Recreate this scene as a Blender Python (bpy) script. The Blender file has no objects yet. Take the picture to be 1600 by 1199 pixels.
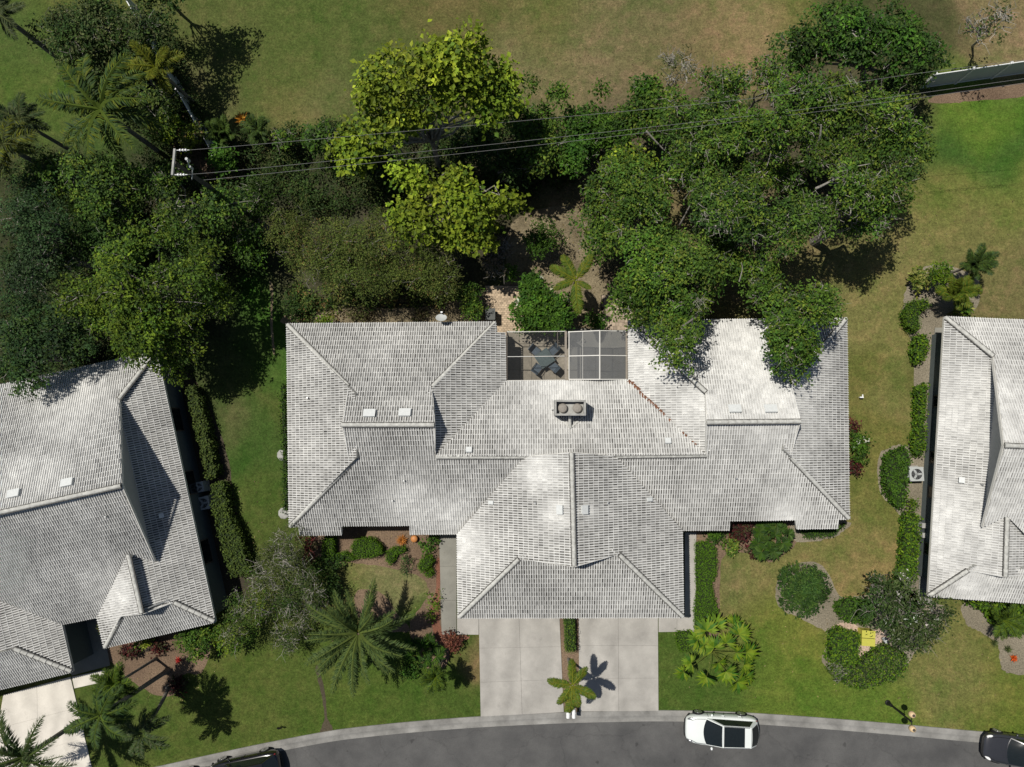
import bpy, math, random
import numpy as np
from mathutils import Vector, Matrix
from mathutils.geometry import tessellate_polygon

S = bpy.context.scene
COL = S.collection
rng = np.random.default_rng(7)
random.seed(7)

# ------------------------------------------------------------------ camera, light, exposure
H = 44.5                      # drone height above ground (m)
F = 1067.0                    # focal length in photo pixels (24 mm on 36 mm, 1600 px wide)
dc = Vector(((838 - 800) / F, -(658 - 599.5) / F, -1)).normalized()   # plumb line in camera axes
zc = -dc
xc = (Vector((1, 0, 0)) - zc * zc.x).normalized()
yc = zc.cross(xc)
R = Matrix((xc, yc, zc))
cam = bpy.data.objects.new('camera', bpy.data.cameras.new('camera'))
cam.data.sensor_width = 36.0
cam.data.lens = 36.0 * F / 1600
cam.data.clip_end = 3000
cam.matrix_world = Matrix.Translation((0, 0, H)) @ R.to_4x4()
COL.objects.link(cam)
S.camera = cam

SUN = Vector((0.37, -0.265, -1.0)).normalized()
W = bpy.data.worlds.new('World')
S.world = W
W.use_nodes = True
nt = W.node_tree
sky = nt.nodes.new('ShaderNodeTexSky')
sky.sky_type = 'NISHITA'
sky.sun_disc = False
sky.sun_elevation = math.asin(-SUN.z)
sky.sun_rotation = math.atan2(-SUN.x, -SUN.y)
nt.links.new(sky.outputs[0], nt.nodes['Background'].inputs[0])
nt.nodes['Background'].inputs[1].default_value = 0.047
sl = bpy.data.lights.new('sun', 'SUN')
sl.energy = 4.4
sl.angle = math.radians(0.5)
sl.color = (1.0, 0.95, 0.87)
so = bpy.data.objects.new('sun', sl)
so.rotation_euler = SUN.to_track_quat('-Z', 'Y').to_euler()
so.location = (-20, 15, 60)
COL.objects.link(so)
S.view_settings.view_transform = 'Standard'
S.view_settings.look = 'None'
S.view_settings.exposure = 0.0
S.view_settings.gamma = 1.0
S.view_settings.use_curve_mapping = False
S.render.engine = 'CYCLES'
S.cycles.max_bounces = 6
S.cycles.transparent_max_bounces = 12
S.cycles.use_denoising = True

# ------------------------------------------------------------------ survey: photo pixel -> place
def ray(px, py):
    return R @ Vector(((px - 800) / F, (599.5 - py) / F, -1))

def P(px, py, z=0.0):
    w = ray(px, py)
    t = (H - z) / -w.z
    return Vector((w.x * t, w.y * t, z))

def on_plane(px, py, o, n):
    w = ray(px, py)
    c = Vector((0, 0, H))
    t = (o - c).dot(n) / w.dot(n)
    return c + w * t

# ------------------------------------------------------------------ materials
def nodes_of(name, rough=0.8, spec=0.3):
    m = bpy.data.materials.new(name)
    m.use_nodes = True
    n = m.node_tree.nodes
    b = n['Principled BSDF']
    b.inputs['Roughness'].default_value = rough
    b.inputs['Specular IOR Level'].default_value = spec
    return m, n, m.node_tree.links, b

def noise(n, l, scale, detail=6, rough=0.6, co=None):
    t = n.new('ShaderNodeTexNoise')
    t.inputs['Scale'].default_value = scale
    t.inputs['Detail'].default_value = detail
    t.inputs['Roughness'].default_value = rough
    if co is None:
        g = n.new('ShaderNodeNewGeometry')
        co = g.outputs['Position']
    l.new(co, t.inputs['Vector'])
    return t

def maprange(n, l, src, a, b, c, d):
    r = n.new('ShaderNodeMapRange')
    r.inputs[1].default_value, r.inputs[2].default_value = a, b
    r.inputs[3].default_value, r.inputs[4].default_value = c, d
    l.new(src, r.inputs[0])
    return r.outputs[0]

def mul(n, l, col, fac):
    v = n.new('ShaderNodeVectorMath')
    v.operation = 'SCALE'
    l.new(col, v.inputs[0])
    l.new(fac, v.inputs['Scale'])
    return v.outputs[0]

def mix(n, l, fac, a, b):
    x = n.new('ShaderNodeMix')
    x.data_type = 'RGBA'
    for s, v in ((x.inputs[0], fac), (x.inputs[6], a), (x.inputs[7], b)):
        if hasattr(v, 'links') or hasattr(v, 'is_linked'):
            l.new(v, s)
        elif isinstance(v, (int, float)):
            s.default_value = v
        else:
            s.default_value = (*v, 1)
    return x.outputs[2]

def bump(n, l, b, h, strength, dist):
    u = n.new('ShaderNodeBump')
    u.inputs['Strength'].default_value = strength
    u.inputs['Distance'].default_value = dist
    l.new(h, u.inputs['Height'])
    l.new(u.outputs[0], b.inputs['Normal'])

def mat_attr(name, rough=0.7, spec=0.3, var=(0.85, 1.15), scale=6.0, translucent=0.0, bstr=0.0):
    m, n, l, b = nodes_of(name, rough, spec)
    a = n.new('ShaderNodeAttribute')
    a.attribute_name = 'Col'
    t = noise(n, l, scale, 4)
    c = mul(n, l, a.outputs['Color'], maprange(n, l, t.outputs[0], 0.3, 0.7, *var))
    l.new(c, b.inputs['Base Color'])
    if bstr:
        bump(n, l, b, t.outputs[0], bstr, 0.02)
    if translucent:
        tr = n.new('ShaderNodeBsdfTranslucent')
        l.new(c, tr.inputs[0])
        mx = n.new('ShaderNodeMixShader')
        mx.inputs[0].default_value = translucent
        l.new(b.outputs[0], mx.inputs[1])
        l.new(tr.outputs[0], mx.inputs[2])
        l.new(mx.outputs[0], n['Material Output'].inputs[0])
    return m

def mat_plain(name, col, rough=0.6, spec=0.4, var=0.12, scale=8.0, metal=0.0, coat=0.0):
    m, n, l, b = nodes_of(name, rough, spec)
    t = noise(n, l, scale, 5)
    c = mix(n, l, maprange(n, l, t.outputs[0], 0.3, 0.7, 0, 1),
            tuple(x * (1 - var) for x in col), tuple(min(1, x * (1 + var)) for x in col))
    l.new(c, b.inputs['Base Color'])
    b.inputs['Metallic'].default_value = metal
    b.inputs['Coat Weight'].default_value = coat
    return m

def mat_ground(name, col, col2, scale, speck, rough=0.95, bs=0.6, bd=0.03, big=0.25):
    m, n, l, b = nodes_of(name, rough, 0.15)
    t = noise(n, l, big, 5)
    c = mix(n, l, maprange(n, l, t.outputs[0], 0.35, 0.65, 0, 1), col, col2)
    f = noise(n, l, scale, 6, 0.75)
    c = mul(n, l, c, maprange(n, l, f.outputs[0], 0.3, 0.7, 1 - speck, 1 + speck))
    l.new(c, b.inputs['Base Color'])
    bump(n, l, b, f.outputs[0], bs, bd)
    return m

def mat_lawn():
    m, n, l, b = nodes_of('lawn_grass', 0.95, 0.1)
    a = n.new('ShaderNodeAttribute')
    a.attribute_name = 'Col'
    f = noise(n, l, 7.0, 8, 0.8)
    g = noise(n, l, 0.8, 9, 0.72)
    k = noise(n, l, 2.2, 5, 0.7)
    c = mul(n, l, a.outputs['Color'], maprange(n, l, f.outputs[0], 0.32, 0.68, 0.5, 1.5))
    h = noise(n, l, 20.0, 3, 0.8)
    c = mul(n, l, c, maprange(n, l, h.outputs[0], 0.35, 0.65, 0.72, 1.34))
    c = mul(n, l, c, maprange(n, l, k.outputs[0], 0.3, 0.7, 0.75, 1.25))
    # thin, straw coloured turf in irregular patches
    dry = n.new('ShaderNodeVectorMath'); dry.operation = 'MULTIPLY'
    l.new(c, dry.inputs[0]); dry.inputs[1].default_value = (1.5, 1.2, 1.5)
    c = mix(n, l, maprange(n, l, g.outputs[0], 0.47, 0.64, 0, 0.75), c, dry.outputs[0])
    lush = n.new('ShaderNodeVectorMath'); lush.operation = 'MULTIPLY'
    l.new(c, lush.inputs[0]); lush.inputs[1].default_value = (.62, .85, .6)
    q = noise(n, l, 0.45, 7, 0.7)
    c = mix(n, l, maprange(n, l, q.outputs[0], 0.50, 0.66, 0, 0.8), c, lush.outputs[0])
    l.new(c, b.inputs['Base Color'])
    bump(n, l, b, f.outputs[0], 0.8, 0.05)
    return m

def mat_concrete(name, col, var=0.14):
    m, n, l, b = nodes_of(name, 0.9, 0.2)
    t = noise(n, l, 0.7, 7, 0.65)
    f = noise(n, l, 22, 4, 0.7)
    c = mix(n, l, maprange(n, l, t.outputs[0], 0.3, 0.7, 0, 1),
            tuple(x * (1 - var * 1.4) for x in col), tuple(x * (1 + var) for x in col))
    c = mul(n, l, c, maprange(n, l, f.outputs[0], 0.3, 0.7, 0.93, 1.07))
    w = n.new('ShaderNodeTexWave')
    w.inputs['Scale'].default_value = 0.18
    w.inputs['Distortion'].default_value = 9
    w.inputs['Detail'].default_value = 4
    g = n.new('ShaderNodeNewGeometry')
    l.new(g.outputs['Position'], w.inputs['Vector'])
    c = mul(n, l, c, maprange(n, l, w.outputs['Fac'], 0, 1, 0.9, 1.05))
    o_ = noise(n, l, 1.4, 4, .5)
    c = mul(n, l, c, maprange(n, l, o_.outputs[0], 0.62, 0.75, 1, .80))
    l.new(c, b.inputs['Base Color'])
    bump(n, l, b, f.outputs[0], 0.2, 0.01)
    return m

def cracks(n, l, c, scale, width, dark):
    d = noise(n, l, 1.3, 4)
    g = n.new('ShaderNodeNewGeometry')
    a = n.new('ShaderNodeVectorMath'); a.operation = 'MULTIPLY_ADD'
    l.new(d.outputs['Color'], a.inputs[0]); a.inputs[1].default_value = (.9, .9, .9); l.new(g.outputs['Position'], a.inputs[2])
    v = n.new('ShaderNodeTexVoronoi'); v.feature = 'DISTANCE_TO_EDGE'; v.inputs['Scale'].default_value = scale
    l.new(a.outputs[0], v.inputs['Vector'])
    return mul(n, l, c, maprange(n, l, v.outputs['Distance'], 0, width, dark, 1))

def mat_asphalt():
    m, n, l, b = nodes_of('asphalt', 0.9, 0.25)
    t = noise(n, l, 0.45, 7, 0.6)
    f = noise(n, l, 30, 4, 0.8)
    c = mix(n, l, maprange(n, l, t.outputs[0], 0.32, 0.68, 0, 1), (0.066, 0.066, 0.066), (0.112, 0.111, 0.108))
    c = mul(n, l, c, maprange(n, l, f.outputs[0], 0.3, 0.7, 0.78, 1.22))
    c = cracks(n, l, c, .2, .010, .84)
    o_ = noise(n, l, 1.7, 3, .4)
    c = mul(n, l, c, maprange(n, l, o_.outputs[0], 0.68, 0.74, 1, .62))
    l.new(c, b.inputs['Base Color'])
    bump(n, l, b, f.outputs[0], 0.3, 0.01)
    return m

def mat_screen(name, col, opacity):
    m, n, l, b = nodes_of(name, 0.8, 0.2)
    b.inputs['Base Color'].default_value = (*col, 1)
    t = n.new('ShaderNodeBsdfTransparent')
    mx = n.new('ShaderNodeMixShader')
    x = noise(n, l, 3.0, 5)
    l.new(maprange(n, l, x.outputs[0], 0.3, 0.7, opacity - 0.08, opacity + 0.08), mx.inputs[0])
    l.new(t.outputs[0], mx.inputs[1])
    l.new(b.outputs[0], mx.inputs[2])
    l.new(mx.outputs[0], n['Material Output'].inputs[0])
    return m

M = dict(
    leaf=mat_attr('leaf', 0.6, 0.16, (0.85, 1.15), 2.0, 0.25),
    bark=mat_attr('bark', 0.9, 0.1, (0.6, 1.3), 9.0, bstr=0.5),
    tile=mat_attr('painted_concrete_tile', 0.75, 0.25, (0.82, 1.12), 1.6),
    ridge=mat_plain('ridge_cap_tile', (0.47, 0.47, 0.44), 0.8, 0.2, 0.25, 5),
    mortar=mat_plain('dark_mortar', (0.11, 0.107, 0.10), 0.9, 0.1, 0.3, 12),
    deck=mat_plain('roof_deck', (0.3, 0.3, 0.28), 0.9, 0.1),
    stucco=mat_plain('stucco', (0.42, 0.40, 0.36), 0.9, 0.2, 0.06, 12),
    stucco_shade=mat_plain('shade_darkened_stucco', (0.10, 0.12, 0.12), 0.9, 0.2, 0.08, 6),  # grey-green stucco, darkened so its colour carries the shade under the eaves
    vinyl_shade=mat_plain('shade_toned_vinyl', (0.43, 0.48, 0.47), 0.55, 0.3, 0.06),  # white vinyl again, with the shade on the fence faces put into its colour
    white=mat_plain('white_paint', (0.78, 0.79, 0.78), 0.5, 0.4, 0.04),
    ventp=mat_plain('vent_enamel', (0.60, 0.62, 0.61), 0.5, 0.4, 0.08, 9),
    cream=mat_plain('cream_gutter', (0.62, 0.61, 0.57), 0.55, 0.4, 0.06),
    gable=mat_plain('gable_board', (0.36, 0.37, 0.37), 0.8, 0.2, 0.08),
    glassd=mat_plain('dark_glass', (0.012, 0.016, 0.017), 0.06, 0.6, 0.1),
    cement=mat_plain('grey_cement', (0.33, 0.33, 0.31), 0.85, 0.2, 0.22, 4),
    clay=mat_plain('terracotta', (0.27, 0.25, 0.22), 0.85, 0.2, 0.15, 9),
    rust=mat_plain('rusty_flashing', (0.16, 0.075, 0.045), 0.9, 0.1, 0.35, 6),
    metal=mat_plain('galvanised_metal', (0.42, 0.43, 0.43), 0.45, 0.5, 0.1, 6, 0.6),
    acgrey=mat_plain('air_conditioner_grey', (0.40, 0.42, 0.41), 0.55, 0.4, 0.06),
    black=mat_plain('black_plastic', (0.012, 0.012, 0.012), 0.6, 0.3, 0.1),
    vinyl=mat_plain('white_vinyl', (0.70, 0.72, 0.71), 0.5, 0.4, 0.05),
    bronze=mat_plain('bronze_frame', (0.09, 0.075, 0.06), 0.6, 0.4, 0.1),
    beamtan=mat_plain('tan_aluminium', (0.24, 0.21, 0.17), 0.6, 0.3, 0.15),
    lawn=mat_lawn(),
    mulch=mat_ground('brown_mulch', (0.12, 0.082, 0.055), (0.19, 0.135, 0.09), 11, 0.6),
    mulchg=mat_ground('weathered_mulch', (0.165, 0.145, 0.105), (0.245, 0.215, 0.16), 12, 0.6),
    mulchr=mat_ground('red_mulch', (0.16, 0.07, 0.045), (0.21, 0.10, 0.065), 12, 0.5),
    litter=mat_ground('leaf_litter', (0.13, 0.107, 0.065), (0.23, 0.19, 0.12), 9, 0.6, big=0.6),
    soil=mat_ground('dark_soil', (0.05, 0.042, 0.03), (0.085, 0.07, 0.045), 9, 0.4),
    gravel=mat_ground('pink_gravel', (0.42, 0.31, 0.24), (0.5, 0.38, 0.3), 14, 0.6, bs=1.0),
    conc=mat_concrete('driveway_concrete', (0.375, 0.36, 0.33)),
    concw=mat_concrete('white_concrete', (0.62, 0.585, 0.52), 0.1),
    concd=mat_concrete('aged_concrete', (0.235, 0.23, 0.20)),
    kerb=mat_concrete('kerb_concrete', (0.25, 0.245, 0.23), 0.3),
    asphalt=mat_asphalt(),
    paver=mat_attr('paver', 0.9, 0.2, (0.85, 1.15), 8),
    screen=mat_screen('dark_screen_mesh', (0.03, 0.032, 0.033), 0.30),
    screeng=mat_screen('grey_screen_mesh', (0.13, 0.134, 0.136), 0.72),
    paintw=mat_plain('white_car_paint', (0.72, 0.76, 0.74), 0.25, 0.5, 0.02, 1, 0, 0.6),
    paintb=mat_plain('black_car_paint', (0.008, 0.007, 0.008), 0.18, 0.6, 0.1, 1, 0, 1.0),
    paintg=mat_plain('graphite_car_paint', (0.045, 0.046, 0.052), 0.22, 0.6, 0.1, 1, 0.3, 1.0),
    tyre=mat_plain('tyre_rubber', (0.012, 0.012, 0.013), 0.85, 0.2),
    rim=mat_plain('alloy', (0.5, 0.5, 0.5), 0.3, 0.5, 0.05, 5, 0.8),
    lampglass=mat_plain('amber_lamp_shade', (0.62, 0.46, 0.27), 0.45, 0.4, 0.06),
    red=mat_plain('red_lens', (0.22, 0.012, 0.012), 0.25, 0.5),
    yellow=mat_plain('chartreuse_plastic', (0.47, 0.45, 0.075), 0.6, 0.3, 0.06),
    orange=mat_plain('orange_glaze', (0.48, 0.20, 0.06), 0.5, 0.4, 0.06),
    blue=mat_plain('blue_sling', (0.10, 0.135, 0.17), 0.6, 0.3, 0.12),
    wood=mat_plain('weathered_pole', (0.085, 0.08, 0.07), 0.9, 0.1, 0.3, 4),
    wire=mat_plain('wire', (0.17, 0.17, 0.165), 0.5, 0.4, 0.05),
    flower=mat_plain('flower_petal', (0.6, 0.1, 0.02), 0.6, 0.2),
)

# ------------------------------------------------------------------ mesh builder
class MB:
    """collects vertices, faces and one colour per face; build() links ONE mesh object"""
    def __init__(s):
        s.v, s.nv, s.q, s.ng, s.qc, s.ngc = [], 0, [], [], [], []

    def add(s, verts, faces, col=(0.5, 0.5, 0.5)):
        verts = np.asarray(verts, dtype=np.float64).reshape(-1, 3)
        o = s.nv
        s.v.append(verts)
        s.nv += len(verts)
        for f in faces:
            s.ng.append([i + o for i in f])
            s.ngc.append(col)

    def quads(s, verts, idx, cols):
        verts = np.asarray(verts).reshape(-1, 3)
        s.q.append(np.asarray(idx, dtype=np.int64).reshape(-1, 4) + s.nv)
        s.qc.append(np.asarray(cols, dtype=np.float32).reshape(-1, 3))
        s.v.append(verts)
        s.nv += len(verts)

    def build(s, name, mat, parent=None, smooth=False, local=False):
        V = np.concatenate(s.v) if s.v else np.zeros((0, 3))
        if parent is not None and not local:
            off = parent.get('_base')
            if off is not None:
                V = V - np.array(off)
        Q = np.concatenate(s.q) if s.q else np.zeros((0, 4), dtype=np.int64)
        tot = np.concatenate([np.full(len(Q), 4, dtype=np.int64), np.array([len(f) for f in s.ng], dtype=np.int64)])
        flat = np.concatenate([Q.ravel(), np.array([i for f in s.ng for i in f], dtype=np.int64)])
        cols = np.concatenate([np.concatenate(s.qc) if s.qc else np.zeros((0, 3), np.float32),
                               np.array(s.ngc, dtype=np.float32).reshape(-1, 3)])
        me = bpy.data.meshes.new(name)
        me.vertices.add(len(V))
        me.vertices.foreach_set('co', V.astype(np.float32).ravel())
        me.loops.add(len(flat))
        me.loops.foreach_set('vertex_index', flat.astype(np.int32))
        me.polygons.add(len(tot))
        st = np.concatenate([[0], np.cumsum(tot)[:-1]]) if len(tot) else tot
        me.polygons.foreach_set('loop_start', st.astype(np.int32))
        me.update(calc_edges=True)
        me.polygons.foreach_set('use_smooth', np.full(len(tot), bool(smooth)))
        at = me.attributes.new('Col', 'FLOAT_COLOR', 'FACE')
        at.data.foreach_set('color', np.concatenate([cols, np.ones((len(cols), 1), np.float32)], axis=1).ravel())
        me.materials.append(mat)
        o = bpy.data.objects.new(name, me)
        COL.objects.link(o)
        if parent is not None:
            o.parent = parent
            o['_base'] = parent.get('_base', (0, 0, 0))
        return o

def tag(o, label, cat, group=None):
    o['label'], o['category'] = label, cat
    if group:
        o['group'] = group
    return o

def thing(name, label, cat, base, group=None, rz=0.0):
    o = bpy.data.objects.new(name, None)
    o.empty_display_size = 0.3
    COL.objects.link(o)
    o.location = base
    o.rotation_euler = (0, 0, rz)
    o['_base'] = tuple(base)
    return tag(o, label, cat, group)

def struct(o):
    o['kind'] = 'structure'
    return o

def stuff(o):
    o['kind'] = 'stuff'
    return o

def box(mb, c, d, col=(.5, .5, .5), ux=None, uy=None, uz=None):
    c = Vector(c)
    ux = Vector(ux or (1, 0, 0)); uy = Vector(uy or (0, 1, 0)); uz = Vector(uz or (0, 0, 1))
    v = [c + ux * (sx * d[0] / 2) + uy * (sy * d[1] / 2) + uz * (sz * d[2] / 2)
         for sz in (-1, 1) for sy in (-1, 1) for sx in (-1, 1)]
    mb.add([tuple(p) for p in v], [(0, 2, 3, 1), (4, 5, 7, 6), (0, 1, 5, 4), (2, 6, 7, 3), (0, 4, 6, 2), (1, 3, 7, 5)], col)

def beam(mb, a, b, w, h, col=(.5, .5, .5)):
    a, b = Vector(a), Vector(b)
    d = b - a
    L = d.length
    ux = d / L
    up = Vector((0, 0, 1)) if abs(ux.z) < 0.95 else Vector((0, 1, 0))
    uy = up.cross(ux).normalized()
    box(mb, (a + b) / 2, (L, w, h), col, ux, uy, ux.cross(uy))

def tube(mb, pts, rad, n=6, col=(.5, .5, .5), cap=True):
    pts = [Vector(p) for p in pts]
    vs, k = [], len(pts)
    for i, p in enumerate(pts):
        d = (pts[min(i + 1, k - 1)] - pts[max(i - 1, 0)])
        d = d.normalized() if d.length > 1e-9 else Vector((0, 0, 1))
        a = Vector((0, 0, 1)) if abs(d.z) < 0.9 else Vector((1, 0, 0))
        u = d.cross(a).normalized()
        w = d.cross(u)
        r = rad[i] if hasattr(rad, '__len__') else rad
        for j in range(n):
            t = 2 * math.pi * j / n
            vs.append(tuple(p + u * (r * math.cos(t)) + w * (r * math.sin(t))))
    fs = [(i * n + j, i * n + (j + 1) % n, (i + 1) * n + (j + 1) % n, (i + 1) * n + j) for i in range(k - 1) for j in range(n)]
    if cap:
        fs += [tuple(range(n))[::-1], tuple((k - 1) * n + j for j in range(n))]
    mb.add(vs, fs, col)

def lathe(mb, c, prof, n=16, col=(.5, .5, .5), axis='z'):
    c = Vector(c)
    vs = []
    for r, z in prof:
        for j in range(n):
            t = 2 * math.pi * j / n
            p = Vector((r * math.cos(t), r * math.sin(t), z))
            if axis == 'y':
                p = Vector((p.x, p.z, p.y))
            vs.append(tuple(c + p))
    k = len(prof)
    fs = [(i * n + j, i * n + (j + 1) % n, (i + 1) * n + (j + 1) % n, (i + 1) * n + j) for i in range(k - 1) for j in range(n)]
    fs += [tuple(range(n))[::-1], tuple((k - 1) * n + j for j in range(n))]
    mb.add(vs, fs, col)

def sheet(name, px, z, mat, jitter=0.0, sub=0, thick=0.0, parent=None, zpx=None):
    """flat ground sheet from surveyed outline points"""
    pts = [P(x, y, z if zpx is None else zpx) for x, y in px]
    pts = [Vector((p.x, p.y, z)) for p in pts]
    if sub:
        out = []
        n = len(pts)
        for i in range(n):
            p0, p1, p2, p3 = pts[i - 1], pts[i], pts[(i + 1) % n], pts[(i + 2) % n]
            for k in range(sub):
                t = k / sub
                q = 0.5 * ((2 * p1) + (p2 - p0) * t + (2 * p0 - 5 * p1 + 4 * p2 - p3) * t * t + (3 * p1 - p0 - 3 * p2 + p3) * t ** 3)
                q.x += random.gauss(0, jitter)
                q.y += random.gauss(0, jitter)
                out.append(q)
        pts = out
    mb = MB()
    tr = tessellate_polygon([pts])
    vs = [tuple(p) for p in pts]
    fs = []
    for t in tr:
        a, b, c = (pts[i] for i in t)
        fs.append(t if (b - a).cross(c - a).z > 0 else t[::-1])
    if thick:
        n = len(pts)
        vs += [(p.x, p.y, z - thick) for p in pts]
        fs += [(i, (i + 1) % n, (i + 1) % n + n, i + n) for i in range(n)]
    mb.add(vs, fs)
    return mb.build(name, mat, parent)

# ------------------------------------------------------------------ ground
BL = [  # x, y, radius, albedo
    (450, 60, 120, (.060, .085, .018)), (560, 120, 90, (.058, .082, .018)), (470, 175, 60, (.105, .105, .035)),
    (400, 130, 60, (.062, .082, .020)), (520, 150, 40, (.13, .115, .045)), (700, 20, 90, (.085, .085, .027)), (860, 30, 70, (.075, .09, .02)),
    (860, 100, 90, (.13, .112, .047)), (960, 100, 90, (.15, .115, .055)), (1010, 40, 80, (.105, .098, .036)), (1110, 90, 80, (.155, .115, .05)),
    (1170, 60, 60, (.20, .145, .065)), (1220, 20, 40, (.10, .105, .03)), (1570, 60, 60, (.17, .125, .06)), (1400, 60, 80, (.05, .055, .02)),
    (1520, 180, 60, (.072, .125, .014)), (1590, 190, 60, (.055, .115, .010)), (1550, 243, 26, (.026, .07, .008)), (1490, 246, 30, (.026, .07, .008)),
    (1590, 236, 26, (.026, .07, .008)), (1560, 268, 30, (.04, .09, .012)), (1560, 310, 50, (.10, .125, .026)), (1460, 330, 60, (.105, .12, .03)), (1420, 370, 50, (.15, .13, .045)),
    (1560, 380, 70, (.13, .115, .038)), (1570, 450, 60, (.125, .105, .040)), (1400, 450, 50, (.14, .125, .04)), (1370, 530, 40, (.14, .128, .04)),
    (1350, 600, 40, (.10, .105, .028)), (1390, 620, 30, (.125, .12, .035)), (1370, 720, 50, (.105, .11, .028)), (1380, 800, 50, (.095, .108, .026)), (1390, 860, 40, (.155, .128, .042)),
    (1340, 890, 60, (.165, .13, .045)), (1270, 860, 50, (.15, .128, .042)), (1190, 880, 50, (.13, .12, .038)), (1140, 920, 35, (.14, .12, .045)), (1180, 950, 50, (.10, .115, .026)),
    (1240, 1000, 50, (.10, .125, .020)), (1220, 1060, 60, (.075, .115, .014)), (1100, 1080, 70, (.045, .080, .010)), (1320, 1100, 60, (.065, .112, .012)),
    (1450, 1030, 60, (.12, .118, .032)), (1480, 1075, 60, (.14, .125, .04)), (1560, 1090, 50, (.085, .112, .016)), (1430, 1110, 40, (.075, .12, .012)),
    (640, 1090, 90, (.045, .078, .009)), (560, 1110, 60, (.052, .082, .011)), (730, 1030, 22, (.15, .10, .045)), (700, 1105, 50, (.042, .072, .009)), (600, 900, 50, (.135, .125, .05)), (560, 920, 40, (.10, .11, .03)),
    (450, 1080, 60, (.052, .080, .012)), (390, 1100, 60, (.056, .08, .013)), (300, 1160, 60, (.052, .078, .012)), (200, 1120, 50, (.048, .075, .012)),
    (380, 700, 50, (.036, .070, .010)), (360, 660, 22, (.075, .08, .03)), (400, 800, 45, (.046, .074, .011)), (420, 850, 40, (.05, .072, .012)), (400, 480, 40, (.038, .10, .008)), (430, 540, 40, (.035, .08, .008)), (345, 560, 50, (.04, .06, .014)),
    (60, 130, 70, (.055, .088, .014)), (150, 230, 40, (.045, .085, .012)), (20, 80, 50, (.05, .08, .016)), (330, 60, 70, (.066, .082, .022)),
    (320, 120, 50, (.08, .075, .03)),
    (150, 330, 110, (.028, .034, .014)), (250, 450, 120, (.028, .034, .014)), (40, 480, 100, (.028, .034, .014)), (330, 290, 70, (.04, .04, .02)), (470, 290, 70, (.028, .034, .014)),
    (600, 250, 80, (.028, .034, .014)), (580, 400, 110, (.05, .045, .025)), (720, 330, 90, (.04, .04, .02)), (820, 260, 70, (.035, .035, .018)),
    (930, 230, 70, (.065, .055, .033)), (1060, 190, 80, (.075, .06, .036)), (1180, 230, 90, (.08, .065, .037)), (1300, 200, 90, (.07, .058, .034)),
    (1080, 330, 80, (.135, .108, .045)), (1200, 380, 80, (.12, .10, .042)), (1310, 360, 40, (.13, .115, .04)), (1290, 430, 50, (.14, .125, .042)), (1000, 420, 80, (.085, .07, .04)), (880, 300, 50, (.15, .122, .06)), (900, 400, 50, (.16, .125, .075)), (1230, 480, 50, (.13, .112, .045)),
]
def ground():
    f = np.arange(-46, 46.01, 0.42)
    g = np.array([-900, -500, -250, -130, -85, -62, -52])
    xs = np.concatenate([g, f, -g[::-1]])
    ys = np.concatenate([g, np.arange(-32, 36.01, 0.42), -g[::-1]])
    X, Y = np.meshgrid(xs, ys)
    V = np.stack([X.ravel(), Y.ravel(), np.zeros(X.size)], 1)
    ny, nx = X.shape
    i = np.arange((ny - 1) * (nx - 1))
    a = (i // (nx - 1)) * nx + i % (nx - 1)
    me = bpy.data.meshes.new('ground')
    me.from_pydata([], [], [])
    Q = np.stack([a, a + 1, a + nx + 1, a + nx], 1)
    me.vertices.add(len(V)); me.vertices.foreach_set('co', V.astype(np.float32).ravel())
    me.loops.add(Q.size); me.loops.foreach_set('vertex_index', Q.astype(np.int32).ravel())
    me.polygons.add(len(Q)); me.polygons.foreach_set('loop_start', (np.arange(len(Q)) * 4).astype(np.int32))
    me.update(calc_edges=True)
    num = np.zeros((len(V), 3)) + np.array((.075, .09, .022)) * 0.02
    den = np.full(len(V), 0.02)
    wx = V[:, 0] + 0.9 * np.sin(V[:, 1] * .9 + 1.3 * np.sin(V[:, 0] * .7)) * .8
    wy = V[:, 1] + 0.9 * np.sin(V[:, 0] * 1.1 + 1.2 * np.sin(V[:, 1] * .8)) * .8
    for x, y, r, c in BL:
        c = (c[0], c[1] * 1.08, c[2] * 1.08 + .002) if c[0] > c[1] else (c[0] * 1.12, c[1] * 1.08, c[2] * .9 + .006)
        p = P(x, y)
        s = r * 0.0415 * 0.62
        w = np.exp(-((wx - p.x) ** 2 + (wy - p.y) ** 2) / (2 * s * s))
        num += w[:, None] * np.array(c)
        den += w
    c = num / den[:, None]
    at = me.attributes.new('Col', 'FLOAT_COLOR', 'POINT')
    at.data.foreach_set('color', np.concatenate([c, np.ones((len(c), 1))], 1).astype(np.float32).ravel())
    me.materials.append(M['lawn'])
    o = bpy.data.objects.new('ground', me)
    COL.objects.link(o)
    struct(o)
ground()

# road, kerb
KERB = [(-350, 1300), (-200, 1275), (-60, 1252), (100, 1227), (240, 1199), (330, 1179), (420, 1160), (510, 1143), (570, 1135), (650, 1127), (750, 1119.5), (870, 1113.5), (960, 1111),
        (1030, 1110), (1130, 1112), (1250, 1119), (1400, 1131), (1520, 1142), (1600, 1148), (1750, 1163), (1950, 1186)]
def smooth_line(pts, sub=6):
    out = []
    n = len(pts)
    for i in range(n - 1):
        p0, p1, p2, p3 = pts[max(i - 1, 0)], pts[i], pts[i + 1], pts[min(i + 2, n - 1)]
        for k in range(sub):
            t = k / sub
            out.append(0.5 * ((2 * p1) + (p2 - p0) * t + (2 * p0 - 5 * p1 + 4 * p2 - p3) * t * t + (3 * p1 - p0 - 3 * p2 + p3) * t ** 3))
    out.append(pts[-1])
    return out
kl = smooth_line([P(x, y) for x, y in KERB])
mb = MB()
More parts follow.
